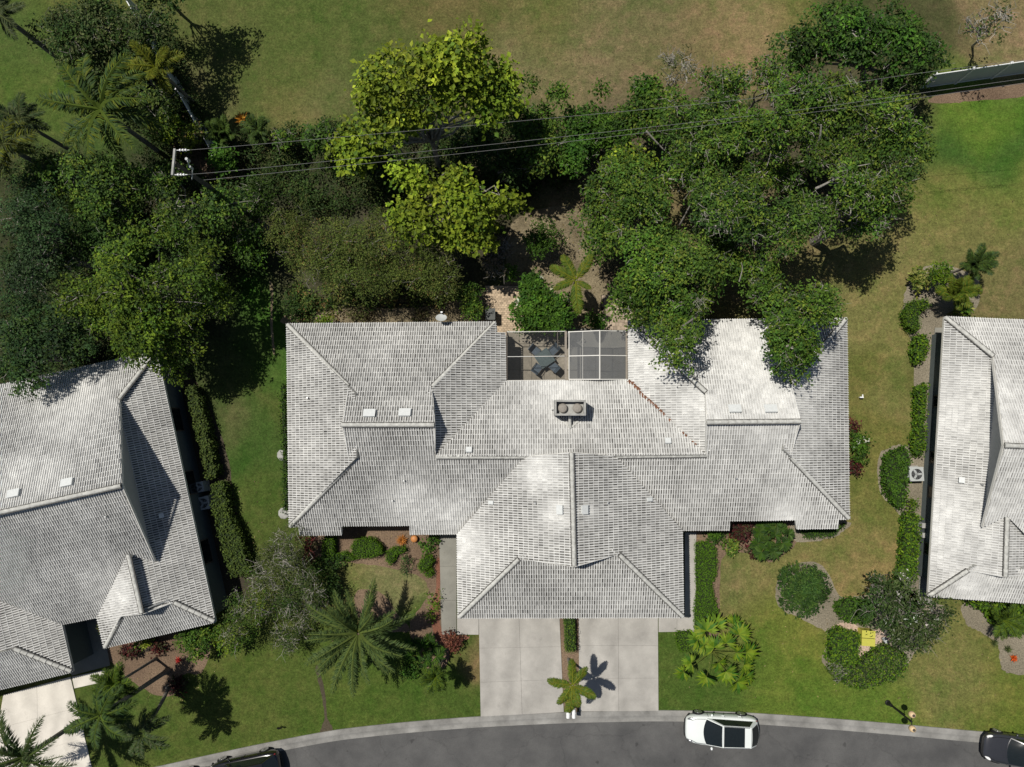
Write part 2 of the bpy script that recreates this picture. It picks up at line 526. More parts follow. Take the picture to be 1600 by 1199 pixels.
prof = [(-0.02, -0.05), (0.0, 0.055), (0.16, 0.065), (0.30, 0.06), (0.42, 0.02), (0.50, 0.010), (0.68, 0.016), (0.70, -0.05)]
vs = []
for i, p in enumerate(kl):
    d = (kl[min(i + 1, len(kl) - 1)] - kl[max(i - 1, 0)]).normalized()
    nrm = Vector((d.y, -d.x, 0))
    for o_, z_ in prof:
        q = p + nrm * o_
        vs.append((q.x, q.y, z_))
np_ = len(prof)
fs = [(i * np_ + j, (i + 1) * np_ + j, (i + 1) * np_ + j + 1, i * np_ + j + 1)[::-1] for i in range(len(kl) - 1) for j in range(np_ - 1)]
mb.add(vs, fs)
struct(mb.build('kerb', M['kerb']))
mb = MB()
vs, k = [], len(kl)
for i, p in enumerate(kl):
    d = (kl[min(i + 1, k - 1)] - kl[max(i - 1, 0)]).normalized()
    nrm = Vector((d.y, -d.x, 0))
    for o_ in (0.67, 3, 6, 9.5):
        q = p + nrm * o_
        vs.append((q.x, q.y, 0.012))
mb.add(vs, [(i * 4 + j, i * 4 + j + 1, (i + 1) * 4 + j + 1, (i + 1) * 4 + j) for i in range(k - 1) for j in range(3)])
struct(mb.build('road', M['asphalt']))

def slabs(name, corners, nu, nv, mat, z=0.06, gap=0.007, usplit=None):
    """concrete laid in slabs: each slab its own piece, joints left open"""
    a, b, c, d = (P(x, y, z) for x, y in corners)   # a-b top edge, d-c bottom edge
    base = sheet(name, corners, 0.012, M['soil'], zpx=z)
    struct(base)
    us = usplit or [i / nu for i in range(nu + 1)]
    for i in range(len(us) - 1):
        for j in range(nv):
            def q(u, v):
                return (a * (1 - u) + b * u) * (1 - v) + (d * (1 - u) + c * u) * v
            pts = [q(us[i], j / nv), q(us[i + 1], j / nv), q(us[i + 1], (j + 1) / nv), q(us[i], (j + 1) / nv)]
            cen = sum(pts, Vector()) / 4
            pts = [p + (cen - p).normalized() * gap for p in pts]
            mb = MB()
            mb.add([tuple(p) for p in pts] + [(p.x, p.y, 0.0) for p in pts],
                   [(3, 2, 1, 0), (0, 1, 5, 4), (1, 2, 6, 5), (2, 3, 7, 6), (3, 0, 4, 7)])
            mb.build('slab', mat, base)
    return base
slabs('driveway', [(748, 960), (874, 960), (881, 1113), (751, 1120)], 2, 3, M['conc'])
slabs('driveway', [(904, 958), (1028, 958), (1029, 1111), (905, 1112)], 2, 3, M['conc'])
slabs('sidewalk', [(686, 832), (714, 832), (713, 992), (690, 992)], 1, 3, M['concd'], 0.05)
slabs('sidewalk', [(714, 960), (748, 960), (748, 992), (714, 992)], 1, 1, M['conc'], 0.05)
slabs('sidewalk', [(1070, 832), (1088, 832), (1087, 962), (1070, 962)], 1, 2, M['conc'], 0.05)
slabs('sidewalk', [(1029, 962), (1087, 962), (1086, 987), (1029, 988)], 2, 1, M['conc'], 0.05)
slabs('driveway', [(5, 1086), (110, 1058), (144, 1203), (-22, 1245)], 2, 3, M['concw'])
slabs('courtyard', [(94, 972), (158, 960), (172, 1040), (112, 1056)], 1, 2, M['concd'], 0.05)
slabs('sidewalk', [(112, 1058), (164, 1047), (160, 1066), (116, 1076)], 1, 1, M['concw'], 0.05)
slabs('sidewalk', [(1461, 512), (1480, 512), (1456, 945), (1434, 945)], 1, 6, M['concd'], 0.05)

# beds and worn ground
def bed(name, px, mat, z, jit=0.03):
    struct(sheet(name, px, z, M[mat], jit, 7))
bed('mulch_bed', [(450, 508), (452, 490), (500, 488), (560, 480), (640, 482), (700, 470), (775, 455), (785, 520), (600, 520)], 'litter', 0.004)
bed('mulch_bed', [(500, 830), (690, 828), (692, 900), (696, 960), (700, 1035), (660, 1040), (640, 980), (668, 930), (660, 905), (610, 888), (550, 880), (505, 880)], 'mulch', 0.004)
bed('red_mulch_strip', [(680, 880), (688, 880), (690, 985), (730, 993), (728, 1000), (690, 1010), (672, 960), (682, 920)], 'mulchr', 0.008)
bed('mulch_bed', [(556, 925), (596, 928), (618, 955), (640, 985), (600, 985), (562, 968)], 'mulch', 0.004)
bed('mulch_bed', [(1085, 830), (1240, 815), (1242, 850), (1205, 878), (1170, 865), (1128, 875), (1122, 990), (1085, 990)], 'mulch', 0.004)
bed('mulch_bed', [(1240, 818), (1326, 815), (1318, 830), (1295, 842), (1245, 846)], 'mulchg', 0.008)
bed('mulch_bed', [(1436, 420), (1480, 415), (1530, 440), (1520, 490), (1478, 492), (1472, 560), (1455, 700), (1440, 945), (1398, 930), (1412, 860), (1404, 805), (1376, 770), (1373, 715), (1400, 695), (1422, 690), (1428, 600), (1424, 535), (1412, 510), (1412, 470), (1420, 440)], 'mulchg', 0.004)
bed('mulch_bed', [(1212, 925), (1225, 890), (1280, 880), (1312, 930), (1340, 932), (1400, 918), (1450, 935), (1480, 960), (1440, 1005), (1410, 1045), (1350, 1066), (1306, 1058), (1284, 1030), (1293, 992), (1250, 966), (1222, 952)], 'mulchg', 0.004)
bed('gravel_bed', [(1302, 978), (1330, 972), (1348, 984), (1390, 985), (1388, 1005), (1365, 1025), (1346, 1038), (1340, 1010), (1344, 992), (1318, 985)], 'gravel', 0.008, 0.02)
bed('mulch_bed', [(1510, 940), (1610, 945), (1620, 1045), (1580, 1052), (1563, 1040), (1560, 1010), (1535, 990), (1510, 975)], 'mulchg', 0.004)
bed('mulch_bed', [(872, 960), (906, 958), (906, 1060), (904, 1108), (884, 1110), (876, 1060)], 'mulch', 0.004, 0.02)
bed('mulch_bed', [(165, 1012), (250, 990), (320, 985), (330, 1010), (315, 1050), (285, 1055), (272, 1085), (240, 1085), (190, 1050)], 'mulch', 0.004)
bed('mulch_bed', [(265, 590), (300, 590), (350, 690), (370, 800), (400, 900), (380, 940), (350, 940), (330, 830), (300, 700)], 'soil', 0.004)
bed('worn_soil_path', [(421, 440), (427, 452), (426, 500), (429, 548), (426, 550), (422, 505), (423, 470)], 'litter', 0.004, 0.02)
bed('drain_swale', [(493, 1045), (499, 1045), (508, 1085), (511, 1120), (520, 1142), (500, 1146), (507, 1120), (502, 1085)], 'soil', 0.006, 0.02)
bed('leaf_litter', [(790, 430), (800, 350), (850, 325), (905, 330), (930, 400), (960, 470), (985, 500), (975, 520), (930, 520), (800, 520)], 'litter', 0.004)
bed('mulch_ring', [(806, 375), (812, 342), (850, 328), (886, 340), (892, 372), (878, 402), (848, 412), (818, 406)], 'litter', 0.008)
bed('fence_mulch_strip', [(1450, 160), (1480, 146), (1620, 128), (1640, 145), (1600, 152), (1520, 158), (1490, 162)], 'mulch', 0.004)
bed('leaf_litter', [(230, 110), (270, 150), (300, 205), (340, 262), (320, 275), (280, 240), (240, 200), (215, 150)], 'mulch', 0.004)

# ------------------------------------------------------------------ tiled roofs
ZE, SL = 2.6, 0.5             # eave height, roof pitch
TW, TC = 0.285, 0.325         # tile width (two rolls) and course
PU = [0, .014, .046, .060, .1425, .1565, .1885, .2025, .285]
PH = [0, .055, .055, 0, 0, .055, .055, 0, 0]
WHITE, MIDG, DARK = np.array((.79, .79, .765)), np.array((.20, .197, .184)), np.array((.10, .098, .09))

def pattern():
    """one tile: (u, v, h) vertices, quads, colour class (0 roll, 1 dark pan, 2 mid pan, 3 lip / nose)"""
    V, Q, C = [], [], []
    rows = [(0.0, .022), (0.04, .019), (TC, .003)]
    for v, dz in rows:
        V += [(u, v, h + dz) for u, h in zip(PU, PH)]
    V += [(u, 0.0, h + .003) for u, h in zip(PU, PH)]
    for r in range(2):
        for i in range(8):
            a = r * 9 + i
            Q.append((a, a + 1, a + 10, a + 9))
            flat = i in (3, 7)
            C.append((3 if r == 0 else (1 if i == 3 else 2)) if flat else 0)
    for i in range(8):
        Q.append((27 + i, 28 + i, i + 1, i))
        C.append(3)
    return np.array(V), np.array(Q), np.array(C)
PV, PQ, PC = pattern()

def in_poly(pt, poly):
    x, y = pt
    c = False
    n = len(poly)
    for i in range(n):
        x1, y1 = poly[i]
        x2, y2 = poly[(i + 1) % n]
        if (y1 > y) != (y2 > y) and x < (x2 - x1) * (y - y1) / (y2 - y1) + x1:
            c = not c
    return c

def clip_tri(poly, tri):
    """Sutherland-Hodgman of a (u,v,h) polygon by a counter-clockwise triangle"""
    for i in range(3):
        ax, ay = tri[i]
        bx, by = tri[(i + 1) % 3]
        out = []
        n = len(poly)
        for k in range(n):
            p, q = poly[k], poly[(k + 1) % n]
            dp = (bx - ax) * (p[1] - ay) - (by - ay) * (p[0] - ax)
            dq = (bx - ax) * (q[1] - ay) - (by - ay) * (q[0] - ax)
            if dp >= 0:
                out.append(p)
            if (dp >= 0) != (dq >= 0):
                t = dp / (dp - dq)
                out.append(tuple(p[m] + (q[m] - p[m]) * t for m in range(3)))
        poly = out
        if len(poly) < 3:
            return []
    return poly

class Roof:
    def __init__(s, root, clean=(), gain=1.0):
        s.root, s.deck, s.tiles, s.clean, s.gain = root, MB(), MB(), clean, gain
        s.caps = []

    def plane(s, e1, e2, toward, z=ZE):
        """plane through the eave e1-e2 (pixels, height z) rising towards a pixel"""
        a, b, t = P(*e1, z), P(*e2, z), P(*toward, z)
        u = (b - a).normalized()
        n2 = Vector((-u.y, u.x, 0))
        if n2.dot(t - a) < 0:
            u, n2, a = -u, -n2, b
        v = (n2 + Vector((0, 0, SL))).normalized()
        return (a, u, v, u.cross(v).normalized())

    def ridge_plane(s, pl, r1, r2, toward):
        """plane falling from the ridge r1-r2 (on plane pl) towards a pixel"""
        a, b = on_plane(*r1, pl[0], pl[3]), on_plane(*r2, pl[0], pl[3])
        t = P(*toward, ZE)
        u = (b - a); u.z = 0; u.normalize()
        n2 = Vector((-u.y, u.x, 0))
        if n2.dot(t - a) > 0:
            n2 = -n2; u = -u
        v = (n2 + Vector((0, 0, SL))).normalized()
        k = (a.z - ZE) / v.z
        return (a - v * k, u, v, u.cross(v).normalized())

    def face(s, pl, poly):
        o, u, v, n = pl
        w = [on_plane(x, y, o, n) for x, y in poly]
        uv = [((p - o).dot(u), (p - o).dot(v)) for p in w]
        area = sum(uv[i][0] * uv[(i + 1) % len(uv)][1] - uv[(i + 1) % len(uv)][0] * uv[i][1] for i in range(len(uv)))
        if area < 0:
            uv.reverse(); w.reverse()
        tris = tessellate_polygon([[Vector((a, b, 0)) for a, b in uv]])
        T = []
        for t in tris:
            q = [uv[i] for i in t]
            if (q[1][0] - q[0][0]) * (q[2][1] - q[0][1]) - (q[1][1] - q[0][1]) * (q[2][0] - q[0][0]) < 0:
                q.reverse()
            T.append(q)
        s.deck.add([tuple(p - n * 0.03) for p in w] + [tuple(p - n * 0.13) for p in w],
                   [t for t in tris] + [tuple(i + len(w) for i in t) for t in tris] +
                   [(i, (i + 1) % len(w), (i + 1) % len(w) + len(w), i + len(w)) for i in range(len(w))])
        us = [p[0] for p in uv]; vs_ = [p[1] for p in uv]
        O, U, V_, N = (np.array(x) for x in (o, u, v, n))
        full, fc = [], []
        j0, j1 = math.floor(min(vs_) / TC) - 1, math.ceil(max(vs_) / TC) + 1
        for j in range(j0, j1):
            off = (TW / 2 if j % 2 else 0.0)
            i0, i1 = math.floor(min(us) / TW) - 1, math.ceil(max(us) / TW) + 1
            for i in range(i0, i1):
                a, b = i * TW + off, j * TC
                cs = [(a, b), (a + TW, b), (a + TW, b + TC), (a, b + TC)]
                ins = [in_poly(c, uv) for c in cs]
                hasv = any(a < p[0] < a + TW and b < p[1] < b + TC for p in uv)
                ctr = o + u * (a + TW / 2) + v * (b + TC / 2)
                if all(ins) and not hasv:
                    full.append((a, b)); fc.append(s.colours(ctr))
                elif any(ins) or hasv or in_poly((a + TW / 2, b + TC / 2), uv):
                    cc = s.colours(ctr)
                    for q, cl in zip(PQ, PC):
                        pts = [(PV[m][0] + a, PV[m][1] + b, PV[m][2]) for m in q]
                        for t in T:
                            r = clip_tri(pts, t)
                            if len(r) >= 3:
                                s.tiles.add([tuple(O + U * p[0] + V_ * p[1] + N * p[2]) for p in r], [tuple(range(len(r)))], tuple(cc[cl]))
        if full:
            A = np.array(full)
            L = PV[None, :, :] + np.concatenate([A, np.zeros((len(A), 1))], 1)[:, None, :]
            L[:, :, 2] += rng.normal(0, 0.003, (len(A), 1))
            Wd = O + L[..., 0:1] * U + L[..., 1:2] * V_ + L[..., 2:3] * N
            idx = PQ[None] + (np.arange(len(A)) * len(PV))[:, None, None]
            fc = np.array(fc)
            s.tiles.quads(Wd, idx, fc[:, PC, :])
        return w

    def colours(s, p):
        r = random.random
        k = 0.0
        for c, rad in s.clean:
            k = max(k, math.exp(-((p.x - c.x) ** 2 + (p.y - c.y) ** 2) / (2 * (rad * .75) ** 2)) * 0.62)
        g = 0.5 + 0.5 * math.sin(p.x * 0.9 + 2.1 * math.sin(p.y * 0.6)) * math.sin(p.y * 0.8 + 1.7 * math.sin(p.x * .5))
        k = min(0.92, k + 0.16 * g * s.gain + random.gauss(0, .05))
        k = max(0, k)
        q = 0.5 + 0.5 * math.sin(p.x * .55 + 1.9 * math.sin(p.y * .47 + .6)) * math.cos(p.y * .62 + 1.4 * math.sin(p.x * .71))
        st = 1 - .22 * q * (1 - k) - (.14 if random.random() < .03 else 0)
        white = WHITE * (0.93 + 0.09 * r()) * st
        da = DARK * (0.7 + 0.6 * r()) * st
        mi = MIDG * (0.75 + 0.5 * r()) * st
        lip = WHITE * (0.58 + 0.22 * r()) * (1 - .2 * q)
        return np.array([white, da * (1 - k) + WHITE * .88 * k, mi * (1 - k) + WHITE * .92 * k, lip])

    def cap(s, a, b, pls=None):
        """ridge or hip line between two 3-D points"""
        s.caps.append((a, b))

    def finish(s, cap_mesh):
        d = s.deck.build('roof', M['deck'], s.root)
        stuff(s.tiles.build('roof_tile', M['tile'], d))
        base = Vector(s.root['_base'])
        mo = MB()
        for a, b in s.caps:
            beam(mo, a + Vector((0, 0, .03)), b + Vector((0, 0, .03)), 0.31, 0.065)
        stuff(mo.build('mortar', M['mortar'], d))
        for a, b in s.caps:
            L = (b - a).length
            n = max(1, round(L / 0.40))
            ux = (b - a).normalized()
            if ux.z < -0.01:
                a, b, ux = b, a, -ux
            uy = Vector((0, 0, 1)).cross(ux).normalized()
            uz = ux.cross(uy)
            for i in range(n):
                c = a + (b - a) * (i / n)
                o = bpy.data.objects.new('ridge_tile', cap_mesh)
                COL.objects.link(o)
                o.parent = d
                k = L / n / 0.40
                m = Matrix((ux * k, uy * (1 + random.gauss(0, .03)), uz)).transposed().to_4x4()
                m.translation = c + uz * (0.035 + random.gauss(0, .004)) - base
                o.matrix_local = m
        return d

def cap_mesh():
    mb = MB()
    n = 6
    vs = []
    for x, r, dz in ((-0.01, 0.122, 0.05), (0.385, 0.105, 0.028)):
        for j in range(n + 1):
            t = math.pi * j / n
            vs.append((x, -r * math.cos(t), r * 0.72 * math.sin(t) + dz - 0.02))
    fs = [(j, j + n + 1, j + n + 2, j + 1) for j in range(n)]
    fs.append(tuple(range(n + 1)))
    mb.add(vs, fs)
    o = mb.build('ridge_tile', M['ridge'])
    me = o.data
    bpy.data.objects.remove(o)
    return me
CAP = cap_mesh()

def gable(root, a, b, apex, inward, name='gable_wall'):
    """upright board closing a gablet, set back under the rake"""
    inw = Vector((inward[0], inward[1], 0)).normalized()
    mb = MB()
    k = 0.22
    pts = [a + inw * k, b + inw * k, apex + inw * k - Vector((0, 0, .10))]
    low = [p - Vector((0, 0, .35)) for p in pts[:2]]
    f = [low[0], low[1], pts[1] - Vector((0, 0, .10)), pts[2], pts[0] - Vector((0, 0, .10))]
    bk = [p + inw * 0.06 for p in f]
    mb.add([tuple(p) for p in f + bk], [(0, 1, 2, 3, 4), (9, 8, 7, 6, 5)] + [(i, (i + 1) % 5, (i + 1) % 5 + 5, i + 5) for i in range(5)])
    mb.build(name, M['gable'], root)
    mb = MB()
    for p in (a, b):
        beam(mb, p - Vector((0, 0, .10)), apex - Vector((0, 0, .10)), 0.05, 0.17)
    mb.build('rake_board', M['cream'], root)

def inset(poly, d):
    n = len(poly)
    A = sum(poly[i].x * poly[(i + 1) % n].y - poly[(i + 1) % n].x * poly[i].y for i in range(n))
    sgn = 1 if A > 0 else -1
    out = []
    for i in range(n):
        p0, p1, p2 = poly[i - 1], poly[i], poly[(i + 1) % n]
        d1 = (p1 - p0).normalized(); d2 = (p2 - p1).normalized()
        n1 = Vector((-d1.y, d1.x, 0)) * sgn; n2 = Vector((-d2.y, d2.x, 0)) * sgn
        k = 1 + n1.dot(n2)
        out.append(p1 + (n1 + n2) * (d / k if k > 0.2 else d))
    return out

def walls(root, eave_px, mat, over=0.5):
    e = [P(p[0], p[1], p[2] if len(p) > 2 else ZE) for p in eave_px]
    ez = [p[2] if len(p) > 2 else ZE for p in eave_px]
    e = [Vector((p.x, p.y, 0)) for p in e]
    w = inset(e, over)
    n = len(w)
    mb = MB()
    mb.add([(p.x, p.y, 0) for p in w] + [(p.x, p.y, z - 0.16) for p, z in zip(w, ez)],
           [(i, (i + 1) % n, (i + 1) % n + n, i + n) for i in range(n)])
    mb.build('wall', mat, root)
    mb = MB()
    e2 = inset(e, 0.02)
    tr = tessellate_polygon([e2])
    mb.add([(p.x, p.y, z - 0.17) for p, z in zip(e2, ez)], [t for t in tr])
    mb.build('soffit', M['cream'], root)
    mb = MB()
    for i in range(n):
        a, b = e2[i], e2[(i + 1) % n]
        beam(mb, (a.x, a.y, ez[i] - 0.10), (b.x, b.y, ez[(i + 1) % n] - 0.10), 0.05, 0.15)
    mb.build('gutter', M['cream'], root)
    return w

def wall_panel(root, name, w1, w2, t0, t1, z0, z1, mat, frame=None):
    """window or door set on the outside of the wall w1-w2 (fractions t0..t1)"""
    d = (w2 - w1)
    L = d.length
    ux = d / L
    c = w1 + d * ((t0 + t1) / 2)
    mb = MB()
    box(mb, (c.x, c.y, (z0 + z1) / 2), (L * (t1 - t0), 0.06, z1 - z0), ux=ux, uy=Vector((-ux.y, ux.x, 0)))
    o = mb.build(name, mat, root)
    if frame:
        mb = MB()
        for sgn in (-1, 1):
            q = c + ux * (sgn * L * (t1 - t0) / 2)
            box(mb, (q.x, q.y, (z0 + z1) / 2), (0.07, 0.10, z1 - z0 + .1), ux=ux, uy=Vector((-ux.y, ux.x, 0)))
        for z in (z0, z1):
            box(mb, (c.x, c.y, z), (L * (t1 - t0) - .08, 0.10, 0.06), ux=ux, uy=Vector((-ux.y, ux.x, 0)))
        mb.build('frame', frame, o)
    return o

def vent(root, px, py, pl, w, d, h=0.14, mat='ventp', name='roof_vent'):
    o, u, v, n = pl
    c = on_plane(px, py, o, n)
    mb = MB()
    box(mb, c + n * (h * .5 + .05), (w, d, h), ux=u, uy=v, uz=n)
    box(mb, c + n * (h + .065) - v * .02, (w * 1.12, d * 1.12, 0.03), ux=u, uy=v, uz=n)
    mb.build(name, M[mat], root)

def pipe(root, px, py, pl, r=0.05, h=0.25, mat='metal'):
    c = on_plane(px, py, pl[0], pl[3])
    mb = MB()
    tube(mb, [c, c + Vector((0, 0, h))], r, 8)
    mb.build('vent_pipe', M[mat], root)

# ---- the middle house (two homes under one roof)
main = thing('house', 'wide house in the middle with white tiled roofs, chimney and two driveways', 'house', P(890, 700))
E_S1, E_S2 = (452, 824), (1327, 811.5)
rf = Roof(main, [(P(640, 790, 3.5), 1.7), (P(700, 805, 3.2), 1.3), (P(720, 850, 3), 1.5), (P(880, 600, 4), 2.6), (P(1180, 560, 4), 3.5), (P(1010, 560, 4), 2.2), (P(1200, 620, 4), 3.0), (P(870, 800, 5), 0.9), (P(920, 795, 5), 0.5), (P(1240, 810, 4), 1.3), (P(840, 740, 5), 1.2), (P(1090, 640, 4), 1.8)])
LN = rf.plane((448, 506), (775, 503), (600, 664))
LW = rf.plane((448, 506), (452, 824), (560, 664))
LS = rf.plane(E_S1, E_S2, (700, 700))
LE = rf.plane((789.5, 520), (790.5, 597), (690, 600))
CN = rf.plane((790, 596), (982, 594), (890, 700))
RW = rf.plane((981, 501), (982, 594), (1100, 600))
RN = rf.plane((981, 501), (1323, 497), (1150, 650))
RE = rf.plane((1323, 497), (1327, 811.5), (1250, 650))
GW = rf.plane((714, 835), (715.5, 966), (890, 850))
GE = rf.plane((1066, 829), (1068, 965), (900, 850))
GS = rf.plane((715.5, 966), (1068, 965), (890, 850))
rf.face(LN, [(448, 506), (775, 503), (675, 605), (679, 664), (534, 664), (545, 604)])
rf.face(LW, [(448, 506), (545, 604), (556, 615), (558, 715), (547, 726), (452, 824)])
rf.face(LS, [(452, 824), (467, 823.5), (468, 837), (534, 836), (534, 822), (640, 821.5), (640, 835.5), (714, 835), (820, 714), (680, 714), (679, 664), (534, 664), (547, 726)])
rf.face(LE, [(775, 503), (777, 519.5), (789.5, 520), (790.5, 597), (680, 714), (664, 698), (664, 617), (675, 605)])
rf.face(CN, [(790.5, 596), (982, 594), (1103, 711), (963, 713), (820, 714), (680, 714)])
rf.face(RW, [(981, 501), (1103, 613), (1114, 624), (1114, 700), (1103, 711), (982, 594)])
rf.face(RN, [(981, 501), (1323, 497), (1236, 600), (1251, 658.5), (1104, 660), (1103, 613)])
rf.face(RE, [(1323, 497), (1327, 811.5), (1235, 714), (1224, 703), (1224, 611), (1236, 600)])
rf.face(LS, [(1327, 811.5), (1310, 812), (1310, 826), (1245, 827), (1243, 813), (1140, 814), (1140, 829), (1066, 829), (963, 713), (1103, 711), (1104, 660), (1251, 658.5), (1235, 714)])
rf.face(GW, [(714, 835), (715.5, 966), (811, 873), (897, 886), (893, 707), (820, 714)])
rf.face(GE, [(1066, 829), (1068, 965), (967, 866), (897, 886), (893, 707), (963, 713)])
rf.face(GS, [(715.5, 966), (1068, 965), (967, 866), (956, 856), (824, 862), (811, 873)])
def op(pl, x, y):
    return on_plane(x, y, pl[0], pl[3])
for pl, a, b in ((LN, (450, 508), (545, 604)), (LN, (773, 505), (675, 605)), (LN, (534, 664), (679, 664)), (LS, (454, 822), (547, 726)),
                 (LS, (682, 714), (820, 714)), (LS, (963, 713), (1104, 711.5)), (RN, (983, 503), (1103, 613)), (RN, (1321, 499), (1236, 600)),
                 (RN, (1104, 660), (1251, 658.5)), (LS, (1325, 809), (1235, 714)), (GS, (718, 963.5), (811, 873)), (GS, (1066, 963), (967, 866)), (GW, (893, 708), (897, 884))):
    rf.cap(op(pl, *a), op(pl, *b))
rf.finish(CAP)
gable(main, op(LN, 545, 604), op(LS, 547, 726), op(LN, 534, 664), (1, 0))
gable(main, op(LN, 675, 605), op(LS, 680, 714), op(LN, 679, 664), (-1, 0))
gable(main, op(RN, 1103, 613), op(LS, 1103, 711), op(RN, 1104, 660), (1, 0))
gable(main, op(RN, 1236, 600), op(LS, 1235, 714), op(RN, 1251, 658.5), (-1, 0))
gable(main, op(GW, 811, 873), op(GE, 967, 866), op(GW, 897, 886), (0, 1))
gable(main, op(GW, 820, 714), op(GE, 963, 713), op(GW, 893, 707), (0, -1))
MAIN_EAVE = [(448, 506), (775, 503), (777, 519.5), (789.5, 520), (790.5, 597), (982, 594), (981, 501), (1323, 497), (1327, 811.5), (1310, 812), (1310, 826, 2.34), (1245, 827, 2.34), (1243, 813), (1140, 814),
             (1140, 829, 2.34), (1066, 829, 2.34), (1068, 965), (715.5, 966), (714, 835, 2.34), (640, 835.5, 2.34), (640, 821.5), (534, 822), (534, 836, 2.34), (468, 837, 2.34), (467, 823.5), (452, 824)]
mw = walls(main, MAIN_EAVE, M['stucco'])
wall_panel(main, 'garage_door', mw[17], mw[16], 0.06, 0.46, 0, 2.2, M['white'])
wall_panel(main, 'garage_door', mw[17], mw[16], 0.54, 0.94, 0, 2.2, M['white'])
wall_panel(main, 'window', mw[7], mw[8], 0.25, 0.37, 0.9, 2.1, M['glassd'], M['white'])
wall_panel(main, 'window', mw[7], mw[8], 0.62, 0.74, 0.9, 2.1, M['glassd'], M['white'])
wall_panel(main, 'window', mw[25], mw[0], 0.30, 0.42, 0.9, 2.1, M['glassd'], M['white'])
for x, y, pl in ((578, 648, LN), (633, 647, LN), (1147, 641, RN), (1203, 641, RN)):
    vent(main, x, y, pl, 0.62, 0.42)
for x, y, pl in ((877, 796, GW), (911, 796, GE)):
    vent(main, x, y, pl, 0.46, 0.34)
vent(main, 1043, 691, CN, 0.32, 0.3)
vent(main, 733, 705, CN, 0.32, 0.28)
vent(main, 769, 785, GW, 0.2, 0.3, 0.08)
vent(main, 1013, 780, GE, 0.2, 0.3, 0.08)
for x, y, pl in ((632, 751, LS), (1149, 747, LS), (614, 782, LS), (836, 786, GW), (949, 785, GE), (482, 882 - 260, LW), (983, 695, CN), (862, 640, CN)):
    pipe(main, x, y, pl)
# rusty valley flashing with slipped tiles
a, b = op(CN, 984, 597), op(CN, 1100, 708)
mb = MB()
for i in range(26):
    t = i / 26
    if random.random() < 0.25 + 0.6 * t and t > .45:
        continue
    p = a + (b - a) * t
    box(mb, p + Vector((random.uniform(-.05, .05), random.uniform(-.05, .05), .07)), (0.24 - .14 * t, 0.2 - .12 * t, 0.02), ux=Vector((0.7, -0.7, 0.15)).normalized(), uy=Vector((0.7, 0.7, 0)).normalized())
mb.build('valley_flashing', M['rust'], main)
# chimney
cz = op(CN, 893, 645)
ch = MB()
ct = cz.z + 1.6
c0, c1 = P(866.5, 625, ct), P(915.5, 625, ct)
s0, s1 = P(866.5, 649.5, ct), P(915.5, 649.5, ct)
cx = (c0 + c1 + s0 + s1) / 4
wx_, wy_ = (c1 - c0).length, (c0 - s0).length
box(ch, (cx.x, cx.y, (ct - 0.5 + cz.z - 0.7) / 2), (wx_, wy_, ct - 0.5 - cz.z + 0.7))
cho = ch.build('chimney', M['cement'], main)
ch = MB()
for sx in (-1, 1):
    box(ch, (cx.x + sx * (wx_ / 2 - .055), cx.y, ct - .25), (0.11, wy_, 0.5))
for sy in (-1, 1):
    box(ch, (cx.x, cx.y + sy * (wy_ / 2 - .055), ct - .25), (wx_ - .225, 0.11, 0.498))
ch.build('parapet', M['cement'], cho)
for dx in (-0.42, 0.42):
    ch = MB()
    lathe(ch, (cx.x + dx, cx.y - .02, ct - .51), [(0.22, 0), (0.22, .14), (0.27, .16), (0.27, .22), (0.22, .28), (0.1, .32)], 18)
    ch.build('flue_cap', M['clay'], cho)
cr = MB()
ca, cb, cc = op(CN, 866, 647), op(CN, 891, 669), op(CN, 916, 647)
tube(cr, [cb + Vector((0, 0, .06)), cx + Vector((0, -wy_ / 2, -.75))], 0.09, 8)
beam(cr, ca + Vector((0, 0, .09)), cb + Vector((0, 0, .09)), 0.10, 0.04)
beam(cr, cc + Vector((0, 0, .09)), cb + Vector((0, 0, .09)), 0.10, 0.04)
cr.build('cricket_flashing', M['ridge'], cho)

# ---- the house cut by the frame beyond the long hedge
lh = thing('house', 'white tiled house turned at an angle behind a long clipped hedge', 'house', P(120, 800))
rf = Roof(lh, [(P(110, 620, 4), 2.6), (P(180, 930, 4), 1.6), (P(60, 740, 4), 1.4), (P(110, 740, 4), 1.2)], 0.8)
N_ = rf.plane((12, 599), (245, 548), (150, 700))
E_ = rf.plane((245, 548), (337, 972), (200, 780))
S_ = rf.plane((97, 976), (152, 965), (150, 800))
FW = rf.plane((152, 965), (163, 1013), (210, 930))
FS = rf.plane((163, 1013), (337, 972), (230, 950))
KE = rf.plane((97, 976), (114, 1050), (20, 1000))
KS = rf.plane((114, 1050), (-120, 1107), (20, 1000))
rf.face(N_, [(245, 548), (186, 624), (190, 759), (-90, 821), (-90, 621)])
rf.face(E_, [(245, 548), (337, 972), (272, 941), (222, 960), (200, 866), (241, 877), (228, 866), (181, 640), (186, 624)])
rf.face(S_, [(190, 759), (241, 877), (200, 866), (152, 965), (97, 976), (0, 939), (-90, 905), (-90, 821)])
rf.face(FW, [(152, 965), (163, 1013), (190, 963), (222, 960), (200, 866)])
rf.face(FS, [(163, 1013), (337, 972), (272, 941), (260, 936), (200, 953), (190, 963)])
rf.face(KE, [(97, 976), (114, 1050), (22, 1013), (-60, 1025), (-75, 915), (0, 939)])
rf.face(KS, [(114, 1050), (-120, 1107), (-60, 1036), (22, 1013)])
for pl, a, b in ((N_, (243, 551), (186, 624)), (N_, (-88, 820.5), (190, 759)), (FS, (165, 1010), (190, 963)), (FS, (334, 970), (272, 941)), (FW, (201, 867), (222, 958)), (KS, (111, 1048), (22, 1013))):
    rf.cap(op(pl, *a), op(pl, *b))
